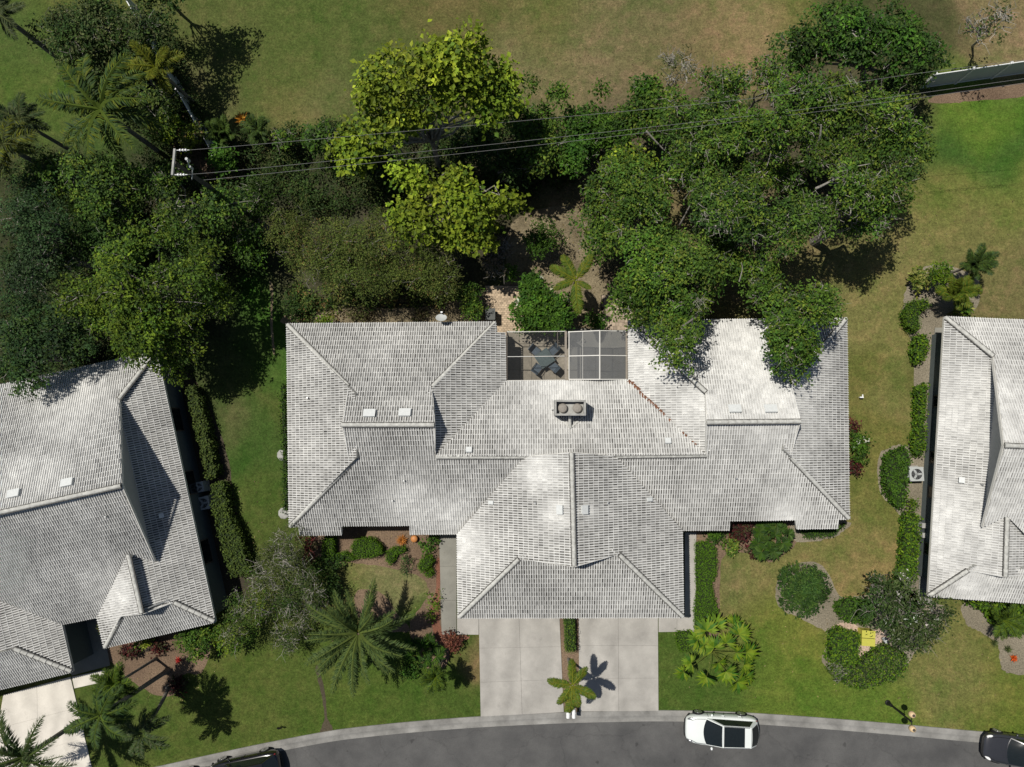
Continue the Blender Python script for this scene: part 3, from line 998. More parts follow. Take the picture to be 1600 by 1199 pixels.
rf.finish(CAP)
gable(lh, op(N_, 186, 624), op(S_, 241, 877), op(N_, 190, 759), (-1, .2))
gable(lh, op(FW, 190, 963), op(E_, 272, 941), op(FW, 222, 960), (.2, 1))
lw = walls(lh, [(245, 548), (337, 972), (163, 1013), (152, 965), (97, 976), (114, 1050), (-120, 1107), (-200, 900), (-230, 652)], M['stucco_shade'], 0.32)
for t in (0.2, 0.45, 0.72):
    wall_panel(lh, 'window', lw[0], lw[1], t, t + 0.09, 0.8, 2.1, M['glassd'], M['bronze'])
wall_panel(lh, 'garage_door', lw[5], lw[6], 0.08, 0.55, 0, 2.2, M['white'])
for x, y, pl in ((24, 773, N_), (107, 756, N_)):
    vent(lh, x, y, pl, 0.62, 0.42)
vent(lh, 252, 806, E_, 0.26, 0.24, 0.2)
pipe(lh, 168, 807, S_)

# ---- the house cut by the frame beside the oval bed
rh = thing('house', 'white tiled house beside a concrete side path with a condenser unit', 'house', P(1570, 720))
rf = Roof(rh, [(P(1500, 640, 4), 3), (P(1490, 820, 4), 3), (P(1530, 915, 4), 1.5)], 0.9)
N_ = rf.plane((1476, 495), (1600, 500), (1560, 650))
W_ = rf.plane((1476, 495), (1450, 932), (1560, 700))
S_ = rf.ridge_plane(N_, (1569, 696), (1700, 703), (1600, 900))
Q_ = rf.plane((1450, 932), (1600, 943), (1560, 850))
E_ = rf.ridge_plane(W_, (1573, 806), (1570, 901), (1640, 870))
rf.face(N_, [(1476, 495), (1720, 505), (1720, 704), (1569, 696), (1552, 557)])
rf.face(W_, [(1476, 495), (1552, 557), (1560, 570), (1554, 815), (1573, 806), (1570, 902), (1512, 891), (1450, 932)])
rf.face(S_, [(1569, 696), (1720, 704), (1720, 930), (1690, 925), (1573, 806), (1536, 824)])
rf.face(E_, [(1573, 806), (1690, 925), (1690, 949), (1632, 897), (1570, 902)])
rf.face(Q_, [(1450, 932), (1690, 949), (1632, 897), (1622, 890), (1522, 884), (1512, 891)])
for pl, a, b in ((N_, (1478, 497), (1552, 557)), (N_, (1569, 696), (1718, 703.5)), (W_, (1573, 807), (1570, 901)), (Q_, (1452, 930), (1512, 891))):
    rf.cap(op(pl, *a), op(pl, *b))
rf.finish(CAP)
gable(rh, op(N_, 1552, 557), op(S_, 1536, 824), op(N_, 1569, 696), (1, 0))
gable(rh, op(W_, 1512, 891), op(E_, 1632, 897), op(W_, 1570, 902), (0, 1))
rw = walls(rh, [(1476, 495), (1450, 932), (1690, 949), (1720, 730), (1730, 505)], M['stucco_shade'], 0.75)
for t in (0.26, 0.49, 0.63, 0.86):
    wall_panel(rh, 'window', rw[0], rw[1], t, t + 0.045, 0.7, 2.1, M['glassd'], M['bronze'])
vent(rh, 1503, 750, W_, 0.3, 0.26, 0.18)
pipe(rh, 1532, 757, W_)

# ------------------------------------------------------------------ screened lanai between the wings
zt = 2.55
la = thing('screen_enclosure', 'dark mesh screen enclosure over the patio with table and chairs', 'screen enclosure', P(838, 560))
A = [P(792, 519, zt), P(884, 518, zt), P(884, 594, zt), P(792, 595, zt)]
mb = MB(); mb.add([tuple(p) for p in A], [(3, 2, 1, 0)]); mb.build('screen_panel', M['screen'], la)
mb = MB()
mb.add([tuple(A[0]), tuple(A[1]), (A[1].x, A[1].y, .05), (A[0].x, A[0].y, .05)], [(0, 1, 2, 3)]); mb.build('screen_panel', M['screen'], la)
def mid(a, b, t): return a + (b - a) * t
for a, b, w, m in ((A[0], A[1], .035, 'cream'), (A[3], A[2], .035, 'cream'), (mid(A[0], A[3], .51), mid(A[1], A[2], .51), .03, 'cream'), (A[0], A[3], .06, 'bronze'), (mid(A[0], A[1], .86), mid(A[0], A[1], .86) + (A[3] - A[0]) * .33, .04, 'bronze'), (A[1], A[2], .14, 'beamtan')):
    mb = MB(); beam(mb, a + Vector((0, 0, .02)), b + Vector((0, 0, .02)), w, .05); mb.build('beam', M[m], la)
for p in A[:2]:
    mb = MB(); beam(mb, (p.x, p.y, 0), (p.x, p.y, zt), .07, .07); mb.build('post', M['bronze'], la)
lb = thing('screen_enclosure', 'grey mesh screen roof with white cross beams between the two wings', 'screen enclosure', P(932, 560))
zr_ = 2.95
B = [P(889, 519, zt), P(937, 517, zr_), P(979, 518, zt), P(979, 593, zt), P(937, 593, zr_), P(889, 593, zt)]
for q in ((0, 1, 4, 5), (1, 2, 3, 4)):
    for h_ in (0, 1):
        p0, p1, p2, p3 = (B[i] for i in q)
        lo, hi = (0, .51) if h_ == 0 else (.51, 1)
        pts = [mid(p0, p3, lo), mid(p1, p2, lo), mid(p1, p2, hi), mid(p0, p3, hi)]
        mb = MB(); mb.add([tuple(p) for p in pts], [(3, 2, 1, 0)]); mb.build('screen_panel', M['screeng'], lb)
for a, b, w, m in ((B[0], B[1], .055, 'cream'), (B[1], B[2], .045, 'cream'), (B[5], B[4], .055, 'cream'), (B[4], B[3], .045, 'cream'), (mid(B[0], B[5], .51), mid(B[1], B[4], .51), .055, 'cream'),
                   (mid(B[1], B[4], .51), mid(B[2], B[3], .51), .045, 'cream'), (B[1], B[4], .065, 'cream'), (B[0], B[5], .05, 'cream'), (B[2], B[3], .12, 'beamtan'), (mid(B[0], B[1], .45), mid(B[5], B[4], .45), .02, 'cream')):
    mb = MB(); beam(mb, a + Vector((0, 0, .03)), b + Vector((0, 0, .03)), w, .06); mb.build('beam', M[m], lb)
for p in (B[0], B[2]):
    mb = MB(); beam(mb, (p.x, p.y, 0), (p.x, p.y, zt), .08, .08); mb.build('post', M['white'], lb)
# patio floors
fl = struct(sheet('patio', [(780, 515), (990, 513), (990, 602), (780, 602)], 0.02, M['concd'], zpx=0))
for i in range(5):
    for j in range(4):
        a, b = P(792 + i * 19.5, 517 + j * 20.5), P(792 + i * 19.5 + 19.2, 517 + j * 20.5 + 20.2)
        mb = MB(); box(mb, ((a.x + b.x) / 2, (a.y + b.y) / 2, .04), (b.x - a.x - .01, a.y - b.y - .01, .05), tuple(np.array((.40, .36, .29)) * random.uniform(.85, 1.1)))
        mb.build('paver', M['paver'], fl)
pv = MB()
for i in range(13):
    for j in range(24):
        x, y = 758 + i * 4.7 + (2.3 if j % 2 else 0), 447 + j * 3.2
        if x > 815 or (x < 772 and y > 500):
            continue
        a, b = P(x, y), P(x + 4.7, y + 3.2)
        box(pv, ((a.x + b.x) / 2, (a.y + b.y) / 2, .025), (b.x - a.x - .012, a.y - b.y - .012, .07), tuple(np.array((.46, .36, .25)) * random.uniform(.72, 1.2)))
pt = struct(sheet('patio', [(757, 446), (822, 446), (822, 524), (757, 524)], 0.012, M['soil'], zpx=0))
stuff(pv.build('paver', M['paver'], pt))
pv = MB()
for i in range(8):
    for j in range(9):
        x, y = 940 + i * 6 + (3 if j % 2 else 0), 462 + j * 6
        a, b = P(x, y), P(x + 6, y + 6)
        box(pv, ((a.x + b.x) / 2, (a.y + b.y) / 2, .025), (b.x - a.x - .012, a.y - b.y - .012, .07), tuple(np.array((.36, .29, .22)) * random.uniform(.75, 1.2)))
pt = struct(sheet('patio', [(939, 461), (990, 461), (990, 518), (939, 518)], 0.012, M['soil'], zpx=0))
stuff(pv.build('paver', M['paver'], pt))

# patio table and chairs
tc = P(851, 560, .72)
t = thing('patio_table', 'square glass patio table under the dark mesh screen', 'table', (tc.x, tc.y, .065), rz=0.6)
mb = MB(); box(mb, (0, 0, .64), (1.0, 1.0, .03)); mb.build('tabletop', mat_plain('table_glass', (.13, .17, .17), .2, .5), t, local=True)
for sx in (-1, 1):
    for sy in (-1, 1):
        mb = MB(); tube(mb, [(sx * .42, sy * .42, 0), (sx * .44, sy * .44, .62)], .025, 6); mb.build('leg', M['bronze'], t, local=True)
def chair(ang, label):
    p = tc + Vector((math.cos(ang), math.sin(ang), 0)) * 0.78
    c = thing('patio_chair', label, 'chair', (p.x, p.y, .065), 'chairs round the patio table', ang)
    mb = MB(); box(mb, (0, 0, .40), (.52, .52, .04)); mb.build('seat', M['blue'], c, local=True)
    mb = MB(); box(mb, (.30, 0, .68), (.04, .52, .56), ux=Vector((.95, 0, -.3)).normalized(), uz=Vector((.3, 0, .95)).normalized()); mb.build('backrest', M['blue'], c, local=True)
    for s in (-1, 1):
        mb = MB(); tube(mb, [(-.24, s * .27, 0), (-.24, s * .27, .58), (.26, s * .27, .60)], .02, 6); tube(mb, [(.30, s * .27, 0), (.22, s * .27, .38)], .02, 6); mb.build('side_frame', M['bronze'], c, local=True)
chair(2.45, 'blue sling patio chair tucked against the northwest table corner near the white beam')
chair(0.75, 'blue sling patio chair at the table corner nearest the leafy shrub')
chair(-0.75, 'blue sling patio chair at the table corner nearest the grey screen roof')
chair(-2.2, 'blue sling patio chair pulled out towards the roof edge')

# satellite dish, bin
ds = thing('satellite_dish', 'grey oval satellite dish fixed to the roof edge', 'satellite dish', P(689, 503, 2.7))
b0 = P(689, 503, 2.75); hd = P(689.5, 497, 3.3)
mb = MB(); tube(mb, [b0, hd - Vector((0, 0, .12))], .03, 6); mb.build('mast', M['metal'], ds)
mb = MB()
n_ = Vector((0, .35, 1)).normalized(); ux_ = Vector((1, 0, 0)); uy_ = n_.cross(ux_)
vs = [tuple(hd)]
for k, r_ in enumerate((.11, .23, .33)):
    for j in range(18):
        a_ = 2 * math.pi * j / 18
        vs.append(tuple(hd + ux_ * (1.05 * r_ * math.cos(a_)) + uy_ * (r_ * .75 * math.sin(a_)) + n_ * (.5 * r_ * r_)))
fs = [(0, 1 + j, 1 + (j + 1) % 18) for j in range(18)]
for k in range(2):
    fs += [(1 + k * 18 + j, 1 + (k + 1) * 18 + j, 1 + (k + 1) * 18 + (j + 1) % 18, 1 + k * 18 + (j + 1) % 18) for j in range(18)]
mb.add(vs, fs); mb.build('dish', M['acgrey'], ds, smooth=True)
mb = MB(); lnb = P(690, 488, 3.55); tube(mb, [hd + Vector((0, .28, .05)), lnb], .02, 6); box(mb, lnb, (.12, .08, .08)); mb.build('feed_arm', M['white'], ds)
q = P(766, 491, 1.0)
bn = thing('wheeled_bin', 'dark grey wheeled bin standing by the roof corner and paver patio', 'bin', (q.x, q.y, 0))
mb = MB()
vs = [(-.24, -.28, .05), (.24, -.28, .05), (.24, .28, .05), (-.24, .28, .05), (-.30, -.34, .98), (.30, -.34, .98), (.30, .34, .98), (-.30, .34, .98)]
mb.add(vs, [(3, 2, 1, 0), (0, 1, 5, 4), (1, 2, 6, 5), (2, 3, 7, 6), (3, 0, 4, 7), (4, 5, 6, 7)]); mb.build('body', M['cement'], bn, local=True)
mb = MB(); box(mb, (0, 0, 1.02), (.64, .72, .06)); box(mb, (0, -.36, 1.0), (.5, .05, .05)); mb.build('lid', mat_plain('bin_lid', (.06, .065, .06), .6), bn, local=True)
for s in (-1, 1):
    mb = MB(); lathe(mb, (s * .29, .26, .12), [(.12, -.03), (.12, .03)], 12, axis='y'); mb.build('wheel', M['tyre'], bn, local=True)

# ------------------------------------------------------------------ fences, pole, wires
def fence(label, top_a, top_b, n, h=1.9):
    a, b = P(*top_a, h), P(*top_b, h)
    a.z = b.z = 0
    f = thing('vinyl_fence', label, 'fence', (a + b) / 2)
    d = (b - a); L = d.length; ux = d / L; uy = Vector((-ux.y, ux.x, 0))
    for i in range(n):
        c = a + d * ((i + .5) / n)
        pan = MB()
        box(pan, (c.x, c.y, .99), (L / n - .13, .03, 1.72), ux=ux, uy=uy)
        po = pan.build('panel', M['vinyl_shade'], f)
        for z_, nm in ((h - .06, 'top_rail'), (.12, 'bottom_rail')):
            r_ = MB(); box(r_, (c.x, c.y, z_), (L / n - .13, .055, .09), ux=ux, uy=uy); r_.build(nm, M['vinyl'], po)
        k = int(L / n / .16)
        gv = MB()
        for j in range(1, k):
            g_ = a + d * ((i + j / k) / n)
            box(gv, (g_.x, g_.y, 1.0), (.012, .042, 1.6), ux=ux, uy=uy)
        gv.build('batten', M['vinyl_shade'], po)
    for i in range(n + 1):
        c = a + d * (i / n)
        m_ = MB(); box(m_, (c.x, c.y, h / 2 + .02), (.13, .13, h + .04), ux=ux, uy=uy); po = m_.build('post', M['vinyl'], f)
        m_ = MB(); box(m_, (c.x, c.y, h + .06), (.16, .16, .04), ux=ux, uy=uy); box(m_, (c.x, c.y, h + .10), (.09, .09, .05), ux=ux, uy=uy); m_.build('cap', M['white'], po)
fence('white vinyl fence running down between palms to the power pole', (190, -12), (334, 244), 5)
fence('white vinyl fence ending in the oak crowns above the bright green lawn', (1462, 116), (1640, 90), 3)

zp = 9.6
pb = P(398, 342)
pole = thing('power_pole', 'tall dark utility pole with one white crossarm among the trees', 'utility pole', pb)
pt_ = P(272, 254, zp)
mb = MB(); tube(mb, [pb, (pb + pt_) / 2, pt_], [.17, .14, .11], 10); mb.build('pole', M['wood'], pole)
a, b = P(273.5, 233, zp), P(269.5, 274, zp)
mb = MB(); beam(mb, a, b, .11, .12); mb.build('crossarm', M['cement'], pole)
for x0, y0 in ((276, 235), (273, 273.5)):
    mb = MB()
    p0, p1 = P(x0, y0, zp), P(x0 + 20, y0 - .4, zp)
    tube(mb, [p0, p1], .02, 6)
    for k in range(3):
        c = p0 + (p1 - p0) * (.28 + .22 * k)
        tube(mb, [c - Vector((.035, 0, 0)), c + Vector((.035, 0, 0))], .065, 10)
    mb.build('insulator', M['white'], pole)
mb = MB()
p0, p1 = P(296, 252, 8.4), P(301, 264, 8.4)
tube(mb, [p0, p0 + Vector((0, 0, .35))], .08, 8); tube(mb, [p1, p1 + Vector((0, 0, .35))], .07, 8); tube(mb, [p0 + Vector((0, 0, .3)), p1 + Vector((0, 0, .3))], .025, 6)
q = P(300, 280, 7.8); tube(mb, [p1, q], .03, 6)
mb.build('switch_gear', M['acgrey'], pole)
for lab, px in (('thin pale power line leaving the crossarm end, first of three', [(296, 234.6), (400, 226), (800, 190.5), (1200, 151.5), (1390, 121), (1680, 84)]),
                ('thin pale power line, middle of the three crossing the treetops', [(293, 273), (400, 263.5), (800, 222.5), (1200, 178), (1400, 151), (1680, 112)]),
                ('thin pale power line nearest the tiled roofs', [(318, 281.5), (400, 273.5), (800, 231.5), (1200, 184.5), (1400, 158), (1680, 119)])):
    pts = [P(x, y, zp - (.25 if 'nearest' in lab else .05) - .9 * math.sin(math.pi * (x - 290) / 1400)) for x, y in px]
    mb = MB(); tube(mb, smooth_line(pts, 5), .010, 5)
    tag(mb.build('power_line', M['wire']), lab, 'wire', 'power lines on the pole')

# ------------------------------------------------------------------ vegetation
def tonp(v): return np.array((v.x, v.y, v.z))

def leaves(mb, pos, nrm, size, aspect, cols, axis=None):
    """rhombic leaves, one quad each"""
    n = len(pos)
    if axis is None:
        axis = rng.normal(size=(n, 3))
    ax = axis - nrm * np.sum(axis * nrm, 1, keepdims=True)
    ax /= np.linalg.norm(ax, axis=1, keepdims=True) + 1e-9
    sd = np.cross(nrm, ax)
    L = size[:, None]
    Wd = L * aspect * .5
    fold = nrm * (L * .08)
    V = np.stack([pos, pos + ax * L * .45 + sd * Wd + fold, pos + ax * L - fold, pos + ax * L * .45 - sd * Wd + fold], 1)
    mb.quads(V, np.arange(n * 4).reshape(n, 4), cols)

def pal(n, cols, wts=None, var=.18):
    cols = np.array(cols)
    k = rng.choice(len(cols), n, p=wts)
    return np.clip(cols[k] * (1 + rng.normal(0, var, (n, 1))), .004, .8)

GROW = 1.12
def lobes_of(ells, lob=1.0, fill=1.0, ragged=0.0):
    """split crown ellipses (px, py, rx px, ry px, top z) into round lobes"""
    out = []
    for x, y, rx, ry, z in ells:
        c = P(x, y, z)
        k = (H - z) / F
        RX, RY = rx * k, ry * k
        if min(rx, ry) >= 24 and z > 3.2:
            RX, RY = RX * GROW, RY * GROW
        rl = min(lob, .62 * min(RX, RY)) if min(RX, RY) > .5 else min(RX, RY) * .9
        n = max(1, int(fill * 1.25 * RX * RY / (rl * rl)))
        for i in range(n):
            t = math.sqrt((i + .5) / n)
            a = i * 2.39996 + random.uniform(-.35, .35)
            d = max(0, 1 - .80 * rl / min(RX, RY)) * t * (1 + random.uniform(-.12, .14)) if n > 1 else 0
            if n > 4 and random.random() < .20 * ragged:
                continue
            r = rl * random.uniform(.72 - .14 * ragged, 1.28 + .16 * ragged)
            zz = z - r * .6 - (t ** 2) * min(RX, RY) * .42 * random.uniform(.6, 1.3)
            zz += random.uniform(-1.5, .6) * ragged
            out.append((c.x + math.cos(a) * RX * d, c.y + math.sin(a) * RY * d, max(zz, r * .45), r))
    return out

def crown(mb, lobes, leaf=.17, dens=95, cols=((.05, .09, .02),), wts=None, aspect=.55, spray=9, sp_r=.17, flat=.72, up=.8, gaps=.0, hemi=-.25, var=.2):
    L = np.array(lobes)
    area = 2 * math.pi * L[:, 3] ** 2
    ns = np.maximum(3, (dens * area / spray).astype(int))
    li = np.repeat(np.arange(len(L)), ns)
    n = len(li)
    d = rng.normal(size=(n, 3))
    d /= np.linalg.norm(d, axis=1, keepdims=True)
    d[:, 2] = np.where(d[:, 2] < hemi, -d[:, 2], d[:, 2])
    r = L[li, 3][:, None]
    rad = (.55 + .5 * rng.random((n, 1)) ** .55)
    # bumpy outline: each lobe swells and hollows in a few directions
    ph = rng.random((len(L), 3)) * 6.28
    w = 1 + .16 * np.sin(3 * np.arctan2(d[:, 1], d[:, 0]) + ph[li, 0]) + .12 * np.sin(5 * d[:, 0] + ph[li, 1]) + .1 * np.sin(6 * d[:, 2] + 4 * d[:, 1] + ph[li, 2])
    sp = L[li, :3] + d * r * rad * w[:, None] * np.array((1, 1, flat))
    if gaps:
        keep = rng.random(n) > gaps
        sp, d, li = sp[keep], d[keep], li[keep]
        n = len(sp)
    sc = pal(n, cols, wts, var * .8) * ((1 + rng.normal(0, .15, (len(L), 1))) * (1 + rng.normal(0, .03, (len(L), 3))))[li]
    m = spray
    pos = np.repeat(sp, m, 0) + rng.normal(0, sp_r, (n * m, 3)) * np.array((1, 1, .6))
    dd = np.repeat(d, m, 0)
    nr = dd * .55 + np.array((0, 0, up)) + rng.normal(0, .48, (n * m, 3))
    nr /= np.linalg.norm(nr, axis=1, keepdims=True)
    sz = leaf * rng.uniform(.45, 1.6, n * m)
    pos[:, 2] = np.maximum(pos[:, 2], .04)
    c = np.clip(np.repeat(sc, m, 0) * (1 + rng.normal(0, var, (n * m, 1))), .004, .8)
    ax = dd + rng.normal(0, .9, (n * m, 3))
    leaves(mb, pos, nr, sz, aspect, c, ax)

def bend(a, b, k=3, wob=.25, sag=0.0):
    a, b = Vector(a), Vector(b)
    L = (b - a).length
    out = [a]
    for i in range(1, k):
        t = i / k
        out.append(a + (b - a) * t + Vector((random.gauss(0, wob), random.gauss(0, wob), random.gauss(0, wob * .5) + sag * L * math.sin(math.pi * t))))
    out.append(b)
    return out

OAK = ((.064, .135, .018), (.09, .165, .019), (.042, .09, .017), (.135, .19, .024), (.075, .14, .02))
OAKD = ((.040, .082, .017), (.06, .105, .02), (.028, .06, .015))
YEL = ((.165, .225, .016), (.13, .19, .015), (.215, .27, .022), (.075, .13, .016))
OLI = ((.11, .155, .03), (.14, .16, .04), (.075, .11, .026), (.18, .13, .045))
BLU = ((.034, .074, .024), (.048, .092, .03), (.026, .055, .02))
SHR = ((.052, .115, .011), (.07, .145, .013), (.036, .085, .011))
LIME = ((.10, .18, .010), (.13, .205, .012), (.075, .145, .010))
MAR = ((.075, .018, .018), (.11, .026, .022), (.05, .02, .018), (.05, .05, .02))
GRY = ((.085, .11, .035), (.11, .13, .045), (.06, .09, .026))
BRIGHT = ((.05, .13, .014), (.07, .15, .016), (.04, .10, .014))
VAR_ = ((.16, .19, .03), (.26, .27, .07), (.09, .14, .02))
BARKS = dict(grey=(.20, .185, .16), dark=(.075, .062, .05), pale=(.28, .265, .23), brown=(.12, .09, .065))

def tree(name, label, ells, cols, wts=None, base=None, leaf=.17, dens=92, lob=1.15, bark='grey', trunk_r=.2, group=None, cat='tree',
         twigs=0, twig_col='pale', fill=1.0, limbs=True, gaps=0.0, ragged=0.35, aspect=.55, sp_r=.17, var=.2, spray=9, up=.8, flat=.72, hemi=-.25, extra=()):
    lob_ = lobes_of(ells, lob, fill, ragged)
    L = np.array(lob_)
    c = L[:, :3].mean(0)
    b = P(*base) if base else Vector((c[0], c[1], 0))
    b.z = 0
    t = thing(name, label, cat, b, group)
    mb = MB()
    top = float(c[2])
    bc = BARKS[bark]
    fork = b.lerp(Vector((c[0], c[1], top)), .45)
    tube(mb, bend(b - Vector((0, 0, .1)), fork, 3, .06), [trunk_r * 1.25, trunk_r, trunk_r * .9, trunk_r * .75], 9, bc)
    mb.build('trunk', M['bark'], t)
    if limbs:
        mb = MB()
        for k, (x, y, z, r) in enumerate(lob_):
            d = (Vector((x, y, z)) - fork).length
            tube(mb, bend(fork, (x, y, z + r * .15), 4, .10 * d ** .7, .05), [trunk_r * .55, trunk_r * .42, trunk_r * .3, trunk_r * .2, .02], 5, bc)
        for pts_, rr in extra:
            tube(mb, smooth_line([P(p[0], p[1], p[2] + (.35 if p[2] > 3 else 0)) for p in pts_], 3), np.linspace(rr * (.7 if rr < .2 else 1), rr * .3, (len(pts_) - 1) * 3 + 1), 7, BARKS['pale'])
        mb.build('branches', M['bark'], t)
    if twigs:
        twigs = int(twigs * (1.9 if ragged >= 1 else 1))
        mb = MB()
        tc_ = BARKS[twig_col]
        for k in range(twigs):
            x, y, z, r = random.choice(lob_)
            a = random.uniform(0, 6.28)
            e = random.uniform(-.1, .8)
            dr = Vector((math.cos(a) * math.cos(e), math.sin(a) * math.cos(e), math.sin(e) * flat))
            p = Vector((x, y, z)) + dr * r * random.uniform(.1, .4)
            q = Vector((x, y, z)) + dr * r * random.uniform(.95, 1.3)
            pts = bend(p, q, 3, .09)
            tube(mb, pts, [.036, .027, .018, .009], 3, tuple(np.array(tc_) * random.uniform(.7, 1.25)), False)
            for s in range(2):
                f = random.choice(pts[1:])
                tube(mb, [f, f + Vector((random.gauss(0, .25), random.gauss(0, .25), random.gauss(.06, .1)))], [.014, .006], 3, tc_, False)
        stuff(mb.build('twigs', M['bark'], t))
    mb = MB()
    crown(mb, lob_, leaf, dens, cols, wts, aspect, spray, sp_r, flat, up, gaps, hemi, var)
    mb.build('crown', M['leaf'], t)
    return t

def shrub(label, ells, cols, wts=None, name='shrub', cat='shrub', leaf=.13, dens=150, lob=.55, group=None, **k):
    kw = dict(ragged=0.0, trunk_r=.05, bark='dark', limbs=True, sp_r=.11, hemi=-.05, flat=.85)
    kw.update(k)
    return tree(name, label, ells, cols, wts, leaf=leaf, dens=dens, lob=lob, group=group, cat=cat, **kw)

def hedge(label, px, h, cols, wts=None, leaf=.085, dens=330, rough=.05, group='clipped hedges', name='hedge', cat='hedge', loose=False):
    pts = [P(x, y, h) for x, y in px]
    n = len(pts)
    ctr = sum(pts, Vector()) / n
    t = thing(name, label, cat, (ctr.x, ctr.y, 0), group)
    core = inset([Vector((p.x, p.y, 0)) for p in pts], .07)
    mb = MB()
    tr = tessellate_polygon([core])
    mb.add([(p.x, p.y, h - .10) for p in core] + [(p.x, p.y, 0) for p in core],
           [f for f in tr] + [(i, (i + 1) % n, (i + 1) % n + n, i + n) for i in range(n)], (.02, .03, .012))
    mb.build('dark_core', M['bark'], t)  # solid dark filler added inside so the hedge is opaque
    pos, nr = [], []
    for f in tessellate_polygon([pts]):
        a, b, c = (tonp(pts[i]) for i in f)
        ar = np.linalg.norm(np.cross(b - a, c - a)) / 2
        k = int(ar * dens)
        u = rng.random((k, 2))
        s = np.sqrt(u[:, :1])
        pos.append(a * (1 - s) + b * s * (1 - u[:, 1:]) + c * s * u[:, 1:])
        nr.append(np.tile((0, 0, 1.0), (k, 1)))
    A = sum(pts[i].x * pts[(i + 1) % n].y - pts[(i + 1) % n].x * pts[i].y for i in range(n))
    for i in range(n):
        a, b = tonp(pts[i]), tonp(pts[(i + 1) % n])
        d = b - a
        k = int(np.linalg.norm(d) * h * dens * .7)
        u = rng.random((k, 2))
        q = a + d * u[:, :1]
        q[:, 2] = h * u[:, 1]
        o = np.array((d[1], -d[0], 0)) * (1 if A > 0 else -1)
        o = o / (np.linalg.norm(o) + 1e-9)
        pos.append(q); nr.append(np.tile(o, (k, 1)))
    pos, nr = np.concatenate(pos), np.concatenate(nr)
    k = len(pos)
    hum = np.sin(pos[:, 0] * 5 + 1.3 * np.sin(pos[:, 1] * 4)) * np.sin(pos[:, 1] * 5.5 + ctr.x)
    pos = pos + nr * (hum * rough * (2.2 if loose else 1))[:, None] + rng.normal(0, .03 + rough * .5, (k, 3))
    nr = nr + rng.normal(0, .5, (k, 3)) + np.array((0, 0, .6))
    nr /= np.linalg.norm(nr, axis=1, keepdims=True)
    pos[:, 2] = np.maximum(pos[:, 2], .03)
    mb = MB()
    leaves(mb, pos, nr, leaf * rng.uniform(.65, 1.4, k), .6, pal(k, cols, wts, .22))
    mb.build('foliage', M['leaf'], t)
    return t

UND = ((.034, .068, .014), (.05, .085, .018), (.026, .052, .013), (.06, .075, .022))
def undergrowth(px, n, cols, rmin=.3, rmax=.8, zmax=1.6, seed=1):
    """low tangle on the woodland floor that nobody could count"""
    rr = random.Random(seed)
    xs, ys = [p[0] for p in px], [p[1] for p in px]
    L = []
    while len(L) < n:
        x, y = rr.uniform(min(xs), max(xs)), rr.uniform(min(ys), max(ys))
        if not in_poly((x, y), px):
            continue
        r = rr.uniform(rmin, rmax)
        p = P(x, y, .6)
        L.append((p.x, p.y, rr.uniform(.15, max(.2, zmax - r)), r))
    mb = MB()
    crown(mb, L, .15, 75, cols, None, .5, 9, .16, .8, .8, 0, -.05, .22)
    stuff(mb.build('undergrowth', M['leaf']))

# ---- palm fronds
_fr = {}
def frond_mesh(kind, L, cols, droop, rise, seed, wid=.28, nl=34, plumose=False):
    r = np.random.default_rng(seed)
    ts = np.linspace(.08, 1, nl)
    def pt(t):
        return np.stack([L * t * (1 - .12 * droop * t), L * .04 * np.sin(3 * t + seed) * t, L * (rise * t - droop * t * t)], -1)
    mb = MB()
    c = pt(np.linspace(0, 1, 9))
    rw_ = np.linspace(.035, .008, 9)
    rc = np.array(cols[0]) * 1.25 + np.array((.03, .02, 0))
    tube(mb, [tuple(p) for p in c], list(rw_), 4, tuple(rc), False)
    B = pt(ts)
    T = np.gradient(B, axis=0); T /= np.linalg.norm(T, axis=1, keepdims=True)
    pos, ax, nr, sz, cl = [], [], [], [], []
    layers = ((1, .0), (-1, .0)) if not plumose else ((1, .0), (-1, .0), (1, .7), (-1, .7), (1, -.5), (-1, -.5))
    for sgn, lift in layers:
        for rep in range(2 if not plumose else 1):
            side = np.stack([-T[:, 1], T[:, 0], np.zeros(nl)], 1)
            side /= np.linalg.norm(side, axis=1, keepdims=True)
            fw = .75 + .5 * ts[:, None]
            a = side * sgn + T * fw * .8 + np.array((0, 0, lift - .30)) + r.normal(0, .12, (nl, 3))
            prof = np.sin(np.pi * (.12 + .86 * ts)) ** .6
            pos.append(B + r.normal(0, .01, (nl, 3)) + T * (rep * .5 * L / nl)); ax.append(a)
            nr.append(np.tile((0, 0, 1.0), (nl, 1)) + side * sgn * .35 + r.normal(0, .15, (nl, 3)))
            sz.append(L * wid * prof * r.uniform(.8, 1.15, nl))
            cl.append(np.array(cols)[r.integers(0, len(cols), nl)] * (1 + r.normal(0, .15, (nl, 1))))
    pos, ax, nr, sz, cl = (np.concatenate(x) for x in (pos, ax, nr, sz, cl))
    nr /= np.linalg.norm(nr, axis=1, keepdims=True)
    leaves(mb, pos, nr, sz, .16, np.clip(cl, .004, .8), ax)
    o = mb.build('frond', M['leaf'])
    me = o.data
    bpy.data.objects.remove(o)
    return me

GP = ((.055, .10, .018), (.075, .12, .02), (.045, .08, .018))
GPY = ((.12, .145, .015), (.10, .13, .016), (.16, .165, .018))
GPD = ((.035, .07, .022), (.05, .085, .026))
GPB = ((.075, .13, .014), (.10, .155, .014), (.06, .11, .014))
GPG = ((.07, .095, .04), (.09, .11, .05), (.055, .08, .03))

